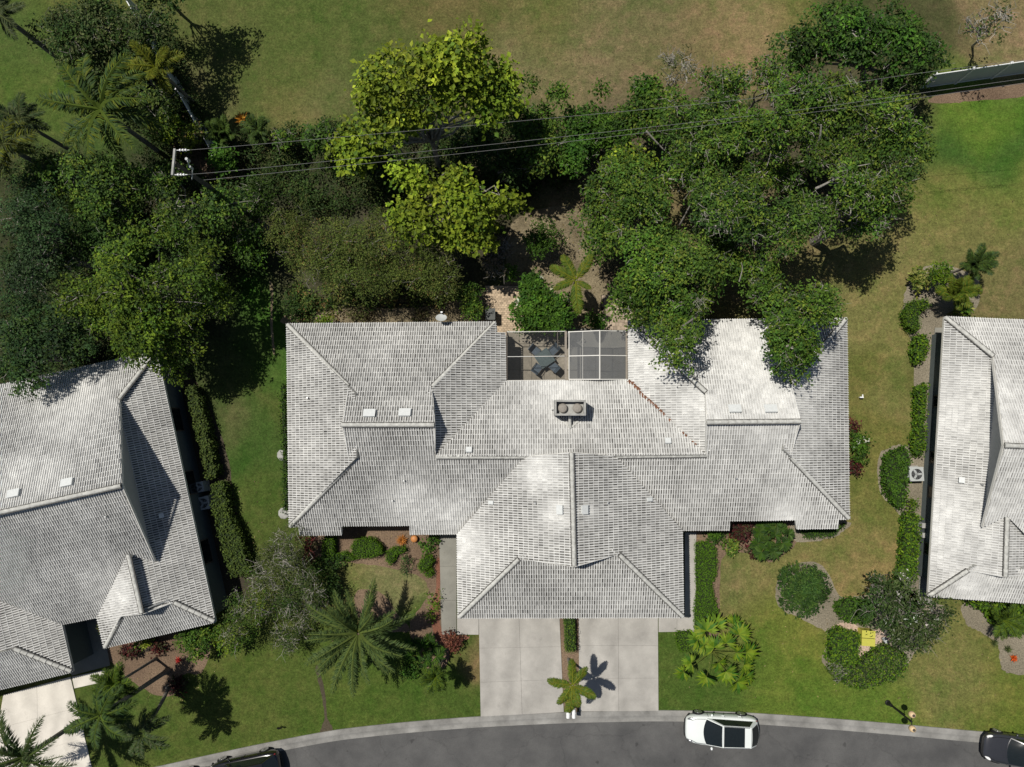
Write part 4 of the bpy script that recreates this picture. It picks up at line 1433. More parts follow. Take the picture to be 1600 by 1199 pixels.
def palm(label, px, py, z, L, nf, cols, droop=.35, rise=.45, base=None, trunk_r=.13, wid=.26, plumose=False, pitch=(-.25, .75), angs=None, cat='palm tree', name='palm_tree', seed=1, bark='grey', lens=None, group=None, nl=34):
    c = P(px, py, z)
    b = P(*base) if base else Vector((c.x, c.y, 0))
    t = thing(name, label, cat, (b.x, b.y, 0), group)
    mb = MB()
    k = 8
    pts = [b.lerp(c, i / k) + Vector((0, 0, 0)) for i in range(k + 1)]
    if base:
        for i, p in enumerate(pts):
            u = i / k
            p.z = z * (u ** 1.25)
    if z > .5:
        tube(mb, pts, [trunk_r * (1.35 if i == 0 else 1.0 - .25 * i / k) * (1 + .05 * (i % 2)) for i in range(k + 1)], 9, BARKS[bark])
        mb.build('trunk', M['bark'], t)
    ms = [frond_mesh('f', 1.0, cols, droop * d_, rise, seed * 10 + q, wid, nl, plumose) for q, d_ in enumerate((.8, 1.0, 1.3))]
    for i in range(nf):
        a = angs[i] if angs is not None else i * 2.39996 + random.uniform(-.25, .25)
        pi_ = pitch[1] + (pitch[0] - pitch[1]) * ((i + .5) / nf) if angs is None else random.uniform(*pitch)
        o = bpy.data.objects.new('frond', random.choice(ms))
        COL.objects.link(o)
        o.parent = t
        l = L * random.uniform(.85, 1.1) if lens is None else lens[i]
        o.location = c - Vector((b.x, b.y, 0)) + Vector((math.cos(a) * trunk_r * .5, math.sin(a) * trunk_r * .5, .02))
        o.rotation_euler = (random.uniform(-.2, .2), -pi_, a)
        o.scale = (l, l, l)
    return t

def fan_mesh(cols, seed, nseg=22, spread=3.9, droop=.3, wide=.16):
    r = np.random.default_rng(seed)
    mb = MB()
    a = np.linspace(-spread / 2, spread / 2, nseg) + r.normal(0, .03, nseg)
    ax = np.stack([np.cos(a), np.sin(a), -droop * (.4 + .6 * np.abs(a) / spread * 2) + r.normal(0, .08, nseg)], 1)
    pos = np.zeros((nseg, 3))
    nr = np.stack([-.2 * np.cos(a), -.2 * np.sin(a), np.ones(nseg)], 1) + r.normal(0, .12, (nseg, 3))
    nr /= np.linalg.norm(nr, axis=1, keepdims=True)
    sz = (1 - .18 * np.abs(a) / spread * 2) * r.uniform(.85, 1.08, nseg)
    leaves(mb, pos, nr, sz, wide * 1.4, np.clip(np.array(cols)[r.integers(0, len(cols), nseg)] * (1 + r.normal(0, .14, (nseg, 1))), .004, .8), ax)
    o = mb.build('fan_leaf', M['leaf'])
    me = o.data
    bpy.data.objects.remove(o)
    return me

def fan_plant(label, px, py, fans, z, cols, r_leaf, seed=1, spread=3.9, cat='palm tree', name='fan_palm', stem=(.12, .14, .03), wide=.16, droop=.3):
    """leaves on petioles from one short stem; fans = pixel positions of the leaf hearts"""
    c = P(px, py, z * .35)
    t = thing(name, label, cat, (c.x, c.y, 0))
    mb = MB(); tube(mb, [(c.x, c.y, 0), (c.x, c.y, z * .35)], [.14, .10], 8, BARKS['brown']); mb.build('trunk', M['bark'], t)
    ms = [fan_mesh(cols, seed * 10 + k, spread=spread, wide=wide, droop=droop) for k in range(3)]
    pe = MB()
    for (x, y) in fans:
        zz = z * random.uniform(.65, 1.15)
        q = P(x, y, zz)
        d = q - c
        a = math.atan2(d.y, d.x)
        tube(pe, [c, c.lerp(q, .5) + Vector((0, 0, .12)), q], [.02, .016, .012], 4, stem)
        o = bpy.data.objects.new('leaf', random.choice(ms))
        COL.objects.link(o)
        o.parent = t
        l = r_leaf * random.uniform(.85, 1.2)
        o.location = q - Vector((c.x, c.y, 0))
        o.rotation_euler = (random.uniform(-.35, .35), random.uniform(-.05, .45), a + random.uniform(-.4, .4))
        o.scale = (l, l, l)
    pe.build('petioles', M['bark'], t)
    return t

def around(px, py, r, n, seed=0):
    rr = random.Random(seed)
    return [(px + r * math.sqrt((i + .5) / n) * math.cos(i * 2.4 + rr.uniform(-.3, .3)), py + r * math.sqrt((i + .5) / n) * math.sin(i * 2.4 + rr.uniform(-.3, .3))) for i in range(n)]

# ---- woods at the top-left
tree('olive_tree', 'dull olive tree spreading over the top edge beside the coconut palm', [(110, 30, 105, 60, 6), (205, 35, 55, 52, 6.3), (150, 95, 75, 36, 4.5)], OAKD + GRY, twigs=60, dens=100)
tree('oak_tree', 'dark oak behind the white fence at the top edge of the lawn', [(205, -45, 85, 45, 6.5)], OAKD, lob=.9, base=(262, 0), trunk_r=.12)
palm('coconut palm with long arching yellow green fronds over a shady lawn', 157, 172, 7, 3.6, 15, GP + GPY[:2] + GPD, .6, .5, wid=.19, pitch=(-.35, .55), seed=2, trunk_r=.16)
palm('smaller palm with bright fronds leaning over the white fence', 243, 105, 5.2, 1.75, 11, GPY, .4, .5, seed=3)
palm('shaggy palm at the picture edge with a long dark trunk above the woods', 6, 228, 7, 1.9, 15, GPG + GPY, .55, .4, seed=4, trunk_r=.17, wid=.3)
palm('grey green palm just above the shaggy palm at the picture edge', 32, 190, 5.8, 1.6, 14, GPG + GPD, .55, .4, seed=5, wid=.3)
palm('palm in the top corner whose bare dark trunk crosses the grass', 0, 22, 6.2, 1.7, 12, GPG, .5, .4, seed=6, trunk_r=.18)
palm('clump palm with fine green fronds at the fence end', 350, 212, 1.7, 1.25, 16, GP, .45, .9, seed=7, trunk_r=.06, wid=.3, pitch=(0, 1.1))
palm('young palm beside the orange bromeliad', 403, 203, 1.9, 1.1, 12, GPD + GP, .5, .7, seed=8, trunk_r=.06, wid=.3)
shrub('glossy bright green shrub at the lower fence end', [(346, 244, 27, 24, 2.4)], BRIGHT, leaf=.2, lob=.6)
shrub('yellowish shrub behind the fence near the coconut palm', [(250, 195, 30, 25, 3.0)], YEL + OAK, leaf=.16)
shrub('olive shrub between the fence and the power pole', [(292, 208, 28, 22, 2.6)], OLI + YEL, leaf=.16, twigs=20)
def rosette(label, x, y, z, L, n, cols, name='bromeliad', cat='plant', wide=.13, pit=(.15, 1.1), seed=1):
    c = P(x, y, z)
    t = thing(name, label, cat, (c.x, c.y, 0))
    mb = MB()
    pos = np.tile((c.x, c.y, max(.03, z)), (n, 1))
    a = np.arange(n) * 2.39996
    e = np.linspace(pit[1], pit[0], n)
    ax = np.stack([np.cos(a) * np.cos(e), np.sin(a) * np.cos(e), np.sin(e)], 1)
    nr = np.stack([-np.cos(a) * np.sin(e), -np.sin(a) * np.sin(e), np.cos(e)], 1)
    leaves(mb, pos, nr, L * rng.uniform(.75, 1.1, n), wide, pal(n, cols, None, .15), ax)
    mb.build('leaves', M['leaf'], t)
    return t
rosette('orange bromeliad glowing on the lawn beyond the fence', 380, 188, .15, .62, 26, ((.55, .25, .02), (.45, .19, .02), (.35, .2, .03)), wide=.22)
tree('oak_tree', 'dark oak below the coconut palm and above the yellow green oak', [(130, 290, 85, 58, 6.5), (60, 270, 45, 35, 6)], OAK + OAKD, ragged=.9, lob=.9, twigs=40, dens=100)
tree('oak_tree', 'dark oak surrounding the foot of the power pole', [(285, 330, 85, 55, 6.2), (235, 275, 55, 35, 5.5)], OAK + OAKD, ragged=.9, lob=.9, twigs=60, dens=100)
tree('oak_tree', 'broad oak with yellow green leaves reaching over the angled roof corner', [(200, 420, 110, 80, 8.5), (215, 505, 90, 52, 7.2), (120, 470, 60, 55, 7.5), (240, 555, 32, 32, 6), (320, 450, 35, 28, 6.5)], ((.095, .155, .014), (.065, .12, .014), (.125, .18, .016), (.045, .085, .016)), ragged=1.0, lob=.9, twigs=50, dens=95,
     extra=[([(232, 545, 5.0), (222, 500, 5.8), (215, 470, 6.5)], .05), ([(268, 472, 5.6), (300, 472, 6.1), (320, 475, 6.2)], .04), ([(290, 535, 4.5), (272, 510, 5.2), (268, 485, 5.6)], .05)])
tree('blue_leaved_tree', 'blue green dark tree cut by the picture edge beside the oak', [(25, 350, 55, 60, 7), (15, 430, 50, 55, 7), (40, 300, 40, 30, 6)], BLU, leaf=.14, twigs=40)
tree('dark_tree', 'very dark tree overhanging the angled roof ridge', [(45, 520, 85, 55, 6.6), (15, 575, 50, 36, 6)], BLU + OAKD, twigs=40, dens=110)
tree('small_tree', 'dark glossy small tree at the grass strip below the pole', [(372, 362, 42, 38, 4.2), (395, 300, 30, 28, 3.5)], OAKD + SHR, twigs=25)
shrub('low shrub on the shaded ground under the pole', [(440, 215, 26, 18, 2.2)], SHR + OAK, leaf=.16, twigs=20)
shrub('dark rounded shrub at the roof corner near the grass strip', [(456, 482, 26, 22, 1.4)], OAKD, leaf=.12)
for i, (x, y, r, z, lab) in enumerate(((140, 375, 55, 4.2, 'leafy understorey tree between the two dark oaks'), (300, 395, 50, 4.5, 'shaded understorey tree below the power pole'), (90, 400, 45, 4.5, 'understorey tree beside the blue green tree'))):
    tree('understorey_tree', lab, [(x, y, r, r * .8, z)], OAKD, lob=.9, dens=70, twigs=10)

undergrowth([(0, 250), (100, 235), (300, 235), (420, 300), (400, 420), (300, 520), (220, 560), (0, 600)], 380, UND, seed=3)
undergrowth([(360, 215), (560, 190), (900, 195), (960, 250), (880, 275), (780, 330), (640, 320), (420, 330)], 230, UND, seed=4)
undergrowth([(940, 190), (1200, 130), (1440, 120), (1440, 260), (1330, 330), (1150, 300), (1000, 280)], 110, UND, seed=5)
undergrowth([(450, 440), (700, 440), (700, 470), (450, 490)], 45, OAKD + OLI, zmax=1.0, seed=6)
undergrowth([(90, 10), (200, 5), (275, 60), (290, 120), (335, 225), (240, 230), (180, 130), (100, 110)], 210, UND, seed=7)
tree('scrubby_tree', 'dark scrubby tree filling the gap between the coconut palm and the fence', [(225, 150, 42, 34, 4.2), (185, 75, 45, 30, 4.4)], OAKD + OLI[:1], twigs=60, lob=.8, ragged=.8, dens=95, trunk_r=.1)
# ---- trees along the far lawn
tree('yellow_green_tree', 'tall yellow green tree with open pale limbs reaching over the far lawn', [(690, 95, 95, 55, 11), (615, 120, 50, 42, 10.2), (760, 120, 42, 42, 10), (575, 130, 28, 28, 9.5), (600, 190, 45, 26, 8.2), (545, 215, 36, 36, 6.6), (790, 125, 26, 28, 9.2), (640, 175, 40, 25, 9)],
     YEL, (.36, .3, .18, .16), ragged=.9, base=(688, 262), leaf=.25, dens=62, bark='pale', trunk_r=.17, spray=7, sp_r=.24, aspect=.7, lob=.95,
     extra=[([(652, 268, 2.0), (612, 215, 5.0), (596, 172, 7.6)], .09), ([(678, 246, 3.0), (690, 200, 5.5), (700, 160, 7.8)], .10), ([(655, 202, 5), (672, 222, 4), (678, 246, 3)], .07)])
tree('yellow_green_tree', 'lower yellow green tree spreading towards the roof and paver patio', [(640, 330, 50, 35, 6.6), (720, 320, 60, 40, 7.2), (790, 312, 50, 20, 6.4), (640, 265, 55, 25, 6.8), (720, 275, 40, 20, 7), (745, 365, 40, 26, 5.6), (690, 365, 40, 22, 5)],
     YEL, (.42, .26, .22, .10), ragged=.8, base=(705, 300), leaf=.24, dens=62, bark='pale', trunk_r=.15, spray=7, sp_r=.22, aspect=.7, lob=1.0,
     extra=[([(700, 300, 2.5), (720, 272, 5), (760, 300, 6)], .07), ([(690, 275, 4), (700, 270, 4.8), (722, 285, 5.5)], .06)])
tree('feathery_tree', 'wide olive feathery tree with rusty patches behind the roof', [(485, 375, 85, 60, 5.6), (560, 355, 95, 48, 6.2), (630, 385, 90, 60, 6), (560, 425, 100, 45, 5.2), (690, 430, 40, 35, 4.6)], OLI, (.46, .26, .24, .04), leaf=.12, dens=170, lob=.95, twigs=110, twig_col='grey', sp_r=.16, aspect=.35, up=.5, bark='dark')
rows = [('dark leafy tree at the lawn edge beside the yellow green tree', [(490, 208, 40, 28, 3.6)], SHR + OAKD), ('low dark tree under the yellow green limbs', [(580, 240, 45, 30, 3.4)], OAKD),
        ('dark tree in the shade under the tall yellow green crown', [(745, 215, 45, 38, 4.5)], OAKD), ('leafy tree in the row, below the twin lollipop crowns', [(825, 195, 38, 36, 5), (800, 160, 20, 22, 5)], SHR + OAK),
        ('bright green tree in the row under the power lines', [(900, 235, 42, 34, 4.6), (905, 190, 26, 28, 4.8)], BRIGHT), ('mid green tree in the row with a pale bent limb', [(850, 225, 40, 34, 5)], OAK),
        ('dense tree in the row below the single lollipop crown', [(940, 185, 34, 30, 4.8), (965, 205, 40, 32, 5)], SHR), ('dense green tree where the row meets the oaks', [(1020, 165, 45, 36, 5.4), (1010, 130, 28, 22, 5.2)], SHR + OAK),
        ('shaded tree below the power lines beside the yellow green crown', [(800, 240, 36, 30, 4)], OAKD), ('olive tree in front of the row above the grey mulch', [(985, 262, 45, 36, 5.5)], OAK + YEL)]
for lab, el, co in rows:
    tree('hedgerow_tree', lab, el, co, leaf=.19, lob=.8, dens=115, trunk_r=.1, bark='grey', twigs=16, group='trees in the row along the far lawn')
for x, y, r, z, lab in ((829, 124, 16, 6.6, 'lollipop tree with the palest round crown, first in the far row'), (872, 138, 16, 6.2, 'lollipop tree with a thin stem in the middle of the far row'), (940, 133, 12, 5.8, 'smallest lollipop tree standing alone over dry grass')):
    tree('lollipop_tree', lab, [(x, y, r, r, z)], SHR + OAK, lob=.5, dens=140, trunk_r=.05, leaf=.16, limbs=False, group='thin trees with round heads')
tree('wispy_tree', 'thin grey green tree with a wispy crown over dry grass', [(1062, 95, 30, 38, 5.6)], GRY, dens=45, leaf=.16, lob=.5, twigs=50, gaps=.3, trunk_r=.06, bark='pale', aspect=.25)
shrub('dusty brown leafless bush above the paver patio', [(768, 408, 28, 22, 2.4), (785, 385, 18, 16, 2.4)], ((.13, .105, .075), (.16, .13, .09), (.08, .08, .04)), twigs=60, dens=90)

# ---- the oaks
oak = dict(leaf=.16, dens=125, lob=.88, gaps=.06, ragged=1.0, bark='grey', trunk_r=.26)
tree('oak_tree', 'oak at the end of the row, beside the mulch ring', [(985, 300, 70, 62, 7), (1010, 372, 80, 58, 6.8), (945, 345, 40, 45, 6)], OAK, twigs=60, **oak)
tree('oak_tree', 'oak under the power lines with bleached dead twigs', [(1110, 180, 80, 60, 8), (1185, 205, 85, 60, 8.8), (1120, 120, 50, 25, 6.5), (1075, 240, 55, 40, 7)], OAK, twigs=130, base=(1150, 330), extra=[([(1185, 270, 6.4), (1197, 262, 6.6), (1204, 240, 7)], .06), ([(1190, 278, 6.5), (1200, 268, 6.6)], .05), ([(1010, 205, 5.8), (1035, 232, 5), (1068, 262, 4)], .08)], **oak)
tree('oak_tree', 'oak beside the white fence end and the bright green lawn', [(1290, 150, 85, 55, 8.8), (1390, 180, 55, 55, 8.5), (1340, 215, 70, 45, 8.6), (1430, 215, 32, 38, 7.5)], OAK, twigs=90, base=(1260, 240), extra=[([(1274, 238, 6), (1281, 215, 7.0), (1283, 195, 7.6)], .13), ([(1318, 160, 7.5), (1330, 135, 8), (1322, 118, 8.2)], .06), ([(1205, 165, 6), (1212, 150, 6.4)], .07)], **oak)
tree('oak_tree', 'leaning oak with its thick grey trunk bare above the dry lawn', [(1335, 290, 75, 45, 8.8), (1400, 300, 42, 42, 8.2), (1375, 340, 48, 26, 7.6), (1290, 320, 40, 36, 8)], OAK, twigs=90, base=(1272, 378),
     extra=[([(1272, 378, .1), (1298, 365, 2.4), (1330, 352, 4.6), (1360, 335, 6.4)], .27), ([(1275, 295, 7), (1295, 285, 7.6), (1308, 276, 7.9)], .12), ([(1298, 286, 7.5), (1318, 286, 8)], .07), ([(1340, 260, 7.6), (1360, 256, 8)], .05), ([(1362, 285, 7.8), (1378, 265, 8.1)], .05)], **oak)
tree('oak_tree', 'oak in the middle of the canopy above the bare grass gap', [(1165, 320, 80, 48, 8.4), (1240, 345, 50, 45, 7.8), (1110, 300, 40, 30, 7)], OAK + OAKD, twigs=150, base=(1195, 420), extra=[([(1062, 352, 3.4), (1072, 333, 4.4), (1080, 318, 5)], .09), ([(1205, 400, 4), (1225, 405, 4.5)], .07), ([(1045, 280, 5), (1080, 282, 5.5)], .08)], **oak)
tree('oak_tree', 'oak with one branch hanging over the tiled roof by the screen enclosure', [(1060, 420, 90, 48, 7.4), (1125, 405, 50, 45, 7.2), (1000, 460, 62, 40, 6.5), (1060, 480, 40, 30, 6.6), (1062, 528, 46, 44, 8.2), (1090, 475, 34, 26, 7.4)], OAK, twigs=60, base=(1060, 460), extra=[([(1050, 405, 6.8), (1056, 392, 7), (1052, 385, 7.2)], .04)], **oak)
tree('oak_tree', 'oak with heavy clumps hanging over the roof edge beside the dry lawn', [(1190, 425, 62, 50, 7), (1245, 485, 60, 40, 7.8), (1252, 538, 54, 36, 8.2), (1295, 470, 34, 30, 7.4), (1225, 520, 38, 26, 8.0)], OAK, twigs=70, base=(1215, 455), extra=[([(1155, 440, 6), (1160, 420, 6.4), (1158, 410, 6.6)], .05), ([(1232, 585, 5), (1250, 565, 5.5), (1262, 555, 5.8)], .05)], **oak)
tree('dark_tree', 'dense dark green tree at the top edge behind the white fence', [(1320, 35, 80, 55, 7.6), (1410, 40, 70, 60, 7.2), (1265, 65, 35, 40, 6), (1460, 80, 42, 40, 5.5)], OAKD + BRIGHT, twigs=50, leaf=.19, base=(1350, 130), extra=[([(1345, 120, 3), (1362, 95, 5), (1390, 68, 6.5)], .06), ([(1330, 120, 3), (1325, 85, 5)], .05)])
tree('bare_tree', 'nearly bare pale tree in the top corner beyond the white fence', [(1570, 15, 42, 28, 5.5), (1530, 40, 24, 30, 4.6)], GRY + OAKD, dens=26, gaps=.45, twigs=60, bark='pale', trunk_r=.07, lob=.7, base=(1520, 72), extra=[([(1524, 54, 1.6), (1550, 35, 3.2), (1580, 14, 4.4)], .05), ([(1526, 52, 1.7), (1540, 32, 3), (1550, 12, 4)], .04)])
for x, y, r, z, lab, co in ((1230, 270, 50, 5.2, 'shaded young oak inside the canopy near the thick pale stem', OAK), (1130, 365, 45, 4.4, 'shaded young oak beside the bare grass gap', OAKD), (1400, 130, 40, 4.6, 'shrubby dark tree squeezed against the fence end', OAKD), (1210, 110, 45, 6.5, 'light green oak at the edge of the dry far lawn', OAK), (1150, 120, 40, 6, 'grey twigged oak at the dry lawn edge', OAK)):
    tree('young_oak_tree', lab, [(x, y, r, r * .8, z)], co, leaf=.16, lob=.9, dens=75, twigs=40, trunk_r=.1)

# ---- shrubs behind the house
shrub('round clipped shrub standing in a grey mulch ring', [(848, 373, 34, 33, 2.5)], SHR, leaf=.12, lob=.75, fill=1.4)
shrub('two lobed green shrub between roof edge and paver patio', [(728, 460, 24, 22, 2.3), (740, 482, 24, 17, 2.0)], SHR + OAK, lob=.6, fill=1.3)
shrub('large glossy shrub with pale flowers above the dark screen', [(838, 478, 40, 44, 2.8), (872, 485, 28, 32, 2.6), (835, 440, 24, 18, 2.6)], BRIGHT + SHR + ((.4, .42, .3),), (.16, .16, .16, .17, .17, .16, .02), leaf=.18, lob=.7, fill=1.3)
palm('feather duster palm with thick bushy fronds by the screened patio', 900, 438, 4.6, 1.75, 6, GPY + GPB, .35, .35, seed=11, wid=.24, plumose=True, angs=[2.62, 2.05, 1.0, -1.55, 3.5, -.55], lens=[1.75, 1.7, 1.75, 2.0, 1.4, 1.0], pitch=(-.05, .15), trunk_r=.12, nl=56)
shrub('small green shrub below the bushy palm', [(932, 500, 17, 17, 1.2)], BRIGHT, leaf=.14, lob=.4)
shrub('small green shrub beside the dusty brown bush', [(796, 425, 17, 16, 1.8)], SHR, leaf=.13, lob=.5)
shrub('dry weeds along the wall below the dish', [(560, 492, 70, 10, .5), (655, 492, 30, 8, .5)], ((.12, .10, .05), (.09, .10, .03)), dens=60, lob=.3, limbs=False)
shrub('yellow green shrub row hugging the roof edge corner', [(505, 501, 25, 6, .9)], LIME + YEL, lob=.3)
hedge('thin grassy border strip along the side wall', [(437, 600), (445, 600), (450, 800), (442, 800)], .25, OAKD + SHR, rough=.06, leaf=.12, dens=160, loose=True, group=None, name='border_planting', cat='plants')

# ---- beside the neighbour with the condenser
shrub('yellow variegated shrub at the head of the side bed', [(1444, 432, 17, 16, 1.3)], VAR_, leaf=.2, lob=.4)
shrub('soft green shrub between the variegated shrub and the dark palm', [(1476, 428, 26, 20, 2.0)], OAK + LIME, leaf=.2, aspect=.3)
palm('dark green young palm over the brown lawn by the roof corner', 1522, 414, 2.4, 1.25, 18, GPD + GP, .35, .7, seed=12, trunk_r=.08, pitch=(.0, 1.0), wid=.3)
palm('bright yellow green palm beside the tiled roof corner', 1492, 458, 2.0, 1.35, 18, GPB + GPY, .4, .7, seed=13, trunk_r=.08, pitch=(.0, 1.0), wid=.3)
shrub('small leafy plants tucked under the bright palm', [(1508, 482, 18, 10, .9)], VAR_ + SHR, leaf=.18, lob=.35)
hedge('curved clipped hedge hooked round a mulch circle', [(1452, 467), (1427, 470), (1416, 486), (1417, 506), (1430, 519), (1441, 510), (1437, 498), (1440, 486), (1455, 480)], .85, SHR + LIME)
shrub('pale leaved young plant in the mulch circle', [(1449, 488, 10, 8, .5)], ((.35, .32, .24), (.10, .06, .05), (.06, .08, .03)), lob=.25, dens=90, limbs=False)
hedge('short hedge below the hooked hedge', [(1433, 526), (1450, 524), (1453, 540), (1444, 560), (1434, 568), (1429, 560)], .7, LIME + SHR, leaf=.15, dens=190, loose=True)
hedge('long narrow hedge beside the side path', [(1434, 604), (1449, 601), (1449, 640), (1446, 665), (1447, 700), (1439, 714), (1430, 708), (1428, 690), (1434, 660)], .7, LIME + SHR, leaf=.15, dens=190, loose=True)
hedge('oval dark hedge next to the condenser unit', [(1397, 706), (1416, 700), (1424, 712), (1421, 738), (1417, 770), (1410, 795), (1398, 787), (1386, 762), (1384, 735), (1387, 716)], .8, SHR, leaf=.15, dens=190, loose=True)
shrub('round hedge ball below the condenser unit', [(1428, 788, 14, 13, .95)], SHR + LIME, lob=.45, leaf=.11)
hedge('long hedge running down to the tree beside the path', [(1416, 804), (1437, 806), (1436, 860), (1435, 900), (1420, 920), (1402, 912), (1409, 880), (1412, 840)], .7, LIME + SHR, leaf=.15, dens=190, loose=True)

# ---- oval bed in front
shrub('large round dark shrub in the front lawn bed', [(1262, 924, 42, 42, 2.1)], ((.028, .065, .014), (.04, .085, .016), (.06, .11, .02)), leaf=.17, lob=.7, fill=1.6, aspect=.4, dens=170)
hedge('low green hedge between the round shrub and the dark tree', [(1310, 944), (1335, 937), (1362, 942), (1370, 960), (1358, 976), (1330, 974), (1312, 962)], .8, SHR, leaf=.12, dens=240, loose=True)
tree('small_tree', 'dark small tree with pale twigs and white dots near the utility box', [(1415, 955, 50, 45, 4.4), (1460, 985, 46, 38, 4.2), (1414, 990, 24, 30, 3.6), (1395, 930, 26, 22, 3), (1440, 1010, 30, 18, 3.4)], ((.035, .065, .016), (.05, .08, .02), (.07, .095, .035), (.4, .4, .34)), (.4, .35, .23, .02), leaf=.15, twigs=140, twig_col='grey', lob=.8, dens=85)
hedge('hedge arm beside the yellow utility box', [(1300, 990), (1318, 984), (1343, 992), (1344, 1012), (1342, 1036), (1318, 1040), (1298, 1034)], .8, SHR + LIME, leaf=.13, dens=230, loose=True)
hedge('curved hedge closing the bed towards the road', [(1298, 1044), (1340, 1041), (1362, 1024), (1385, 1010), (1420, 1028), (1412, 1056), (1382, 1068), (1354, 1078), (1322, 1070), (1305, 1058)], .75, SHR + LIME + GRY, leaf=.13, dens=230, loose=True)
shrub('grey leaved shrub at the outer corner of the curved hedge', [(1314, 1052, 15, 14, .8)], ((.12, .13, .09), (.16, .16, .12)), lob=.35, leaf=.12)
# ---- far corner
hedge('bright green planting under the eave of the cut off house', [(1512, 942), (1600, 948), (1640, 952), (1640, 990), (1580, 990), (1556, 976), (1545, 955)], .6, LIME + SHR, leaf=.2, dens=120, loose=True, group=None, name='border_planting', cat='plants')
palm('sprawling cycad with bright fronds under the eave', 1566, 968, .9, 1.3, 16, GPB + GP, .35, .6, seed=14, trunk_r=.08, cat='cycad', name='cycad', pitch=(.05, .9))
for x, y, lab in ((1553, 1004, 'grey green tuft at the point of the mulch bed'), (1574, 1014, 'darker grey tuft beside the orange flower')):
    rosette(lab, x, y, .1, .33, 40, GRY, 'grass_tuft', 'plant', .12)
rosette('orange flowering plant on grey mulch', 1583, 1028, .1, .28, 24, ((.6, .13, .02), (.55, .09, .02)), 'flowering_plant', 'plant', .3)

# ---- front of the middle house, far side of the drives
hedge('clipped lime hedge along the walk beside the garage', [(1088, 849), (1108, 847), (1119, 858), (1121, 880), (1120, 900), (1113, 911), (1116, 932), (1124, 958), (1124, 985), (1087, 985), (1086, 955), (1090, 925), (1088, 895)], .5, ((.075, .165, .008), (.09, .185, .010), (.065, .145, .008)), leaf=.07, dens=420, rough=.02)
hedge('small clipped hedge beside the fan palm and driveway lawn', [(1058, 989), (1080, 987), (1083, 1000), (1078, 1018), (1064, 1020), (1058, 1005)], .5, ((.07, .15, .008), (.085, .17, .010)), leaf=.07, dens=420, rough=.02)
fan_plant('bright fan palm clump on the lawn beside the lime hedge', 1112, 1018, [(1118, 978), (1104, 986), (1146, 976), (1155, 992), (1080, 1036), (1068, 1050), (1116, 1012), (1100, 1008), (1104, 1058), (1122, 1036), (1134, 1050), (1150, 1020), (1166, 1020), (1152, 1066), (1166, 1056), (1162, 1040), (1090, 1000), (1135, 1005)], 2.0, LIME + YEL[:2] + BRIGHT[:1], .80, seed=3, spread=4.0, droop=.15)
shrub('low green shrub at the garage corner bed', [(1118, 838, 24, 11, .8)], SHR + OAKD, lob=.4)
shrub('speckled yellow green shrub at the bed edge', [(1144, 854, 15, 14, .8)], VAR_ + OAK, lob=.35)
shrub('maroon leaved shrub under the roof edge', [(1160, 832, 20, 15, 1.1)], MAR, lob=.4, leaf=.16)
shrub('maroon leaved shrub at the lawn edge below the big leaves', [(1182, 862, 16, 11, .9)], MAR, lob=.4, leaf=.16)
fan_plant('large leaved green plant under the roof bump', 1205, 838, around(1206, 838, 28, 15, 4), 1.3, OAKD + SHR[:1], .6, 5, 4.6, 'plant', 'big_leaf_plant', wide=.26)
hedge('low dark hedge under the roof bump', [(1246, 825), (1316, 824), (1322, 818), (1302, 838), (1262, 842)], .35, OAKD + SHR, leaf=.09, group=None, name='border_planting', cat='plants')
shrub('white dotted green shrub against the side wall', [(1346, 697, 19, 28, 1.4)], SHR + ((.5, .5, .42),), (.34, .33, .31, .02), lob=.5, leaf=.14)
shrub('maroon shrub above the white dotted shrub', [(1334, 666, 10, 12, 1.0)], MAR, lob=.3)
shrub('maroon shrub below the white dotted shrub', [(1337, 728, 14, 14, .9)], MAR, lob=.35)

# ---- between the drives
hedge('narrow hedge between the two driveways', [(882.5, 962), (897, 962), (898, 1020), (884, 1020)], .9, OAK, leaf=.08, dens=330, rough=.03)
palm('feather palm standing between the two driveways', 894, 1071, 4.3, 1.55, 8, GPY + GPB, .36, .3, seed=15, wid=.24, plumose=True, angs=[1.55, .85, -.45, -1.25, -1.65, -2.25, 2.95, -1.45], lens=[1.5, 1.35, 1.5, 1.35, 1.75, 1.35, 1.45, .9], pitch=(-.05, .15), trunk_r=.09, nl=56)

# ---- front of the middle house, near the angled house
lime2 = ((.075, .16, .008), (.09, .18, .010), (.06, .13, .008))
hg = dict(leaf=.07, dens=420, rough=.02)
hedge('narrow upright clipped hedge beside the maroon plants', [(504, 842), (521, 842), (520, 877), (503, 876)], .8, lime2, **hg)
hedge('kidney shaped clipped hedge on brown mulch', [(552, 846), (565, 842), (582, 843), (594, 853), (598, 864), (585, 870), (560, 873), (549, 867), (548, 855)], .8, lime2, **hg)
hedge('low clipped hedge joining the kidney shaped one', [(524, 867), (538, 863), (550, 869), (556, 874), (545, 877), (524, 877)], .6, lime2, **hg)
hedge('bent clipped hedge near the orange pot', [(603, 864), (613, 857), (631, 855), (634, 861), (619, 868), (614, 878), (609, 884), (602, 876)], .6, lime2, **hg)
hedge('angular clipped hedge beside the walk', [(652, 886), (660, 872), (672, 869), (677, 878), (668, 890), (657, 896)], .7, lime2, **hg)
hedge('smaller clipped hedge just below the angular one', [(661, 898), (674, 890), (677, 896), (670, 904)], .55, lime2, **hg)
shrub('round lime shrub at the edge of the walk', [(677, 938, 10, 11, .7)], LIME, lob=.35, leaf=.1)
shrub('round lime shrub below the other by the walk', [(674, 962, 9, 8, .6)], LIME, lob=.3, leaf=.1)
shrub('small green shrub under the roof by the walk', [(664, 856, 12, 9, .7), (675, 842, 12, 6, .7)], SHR, lob=.3)
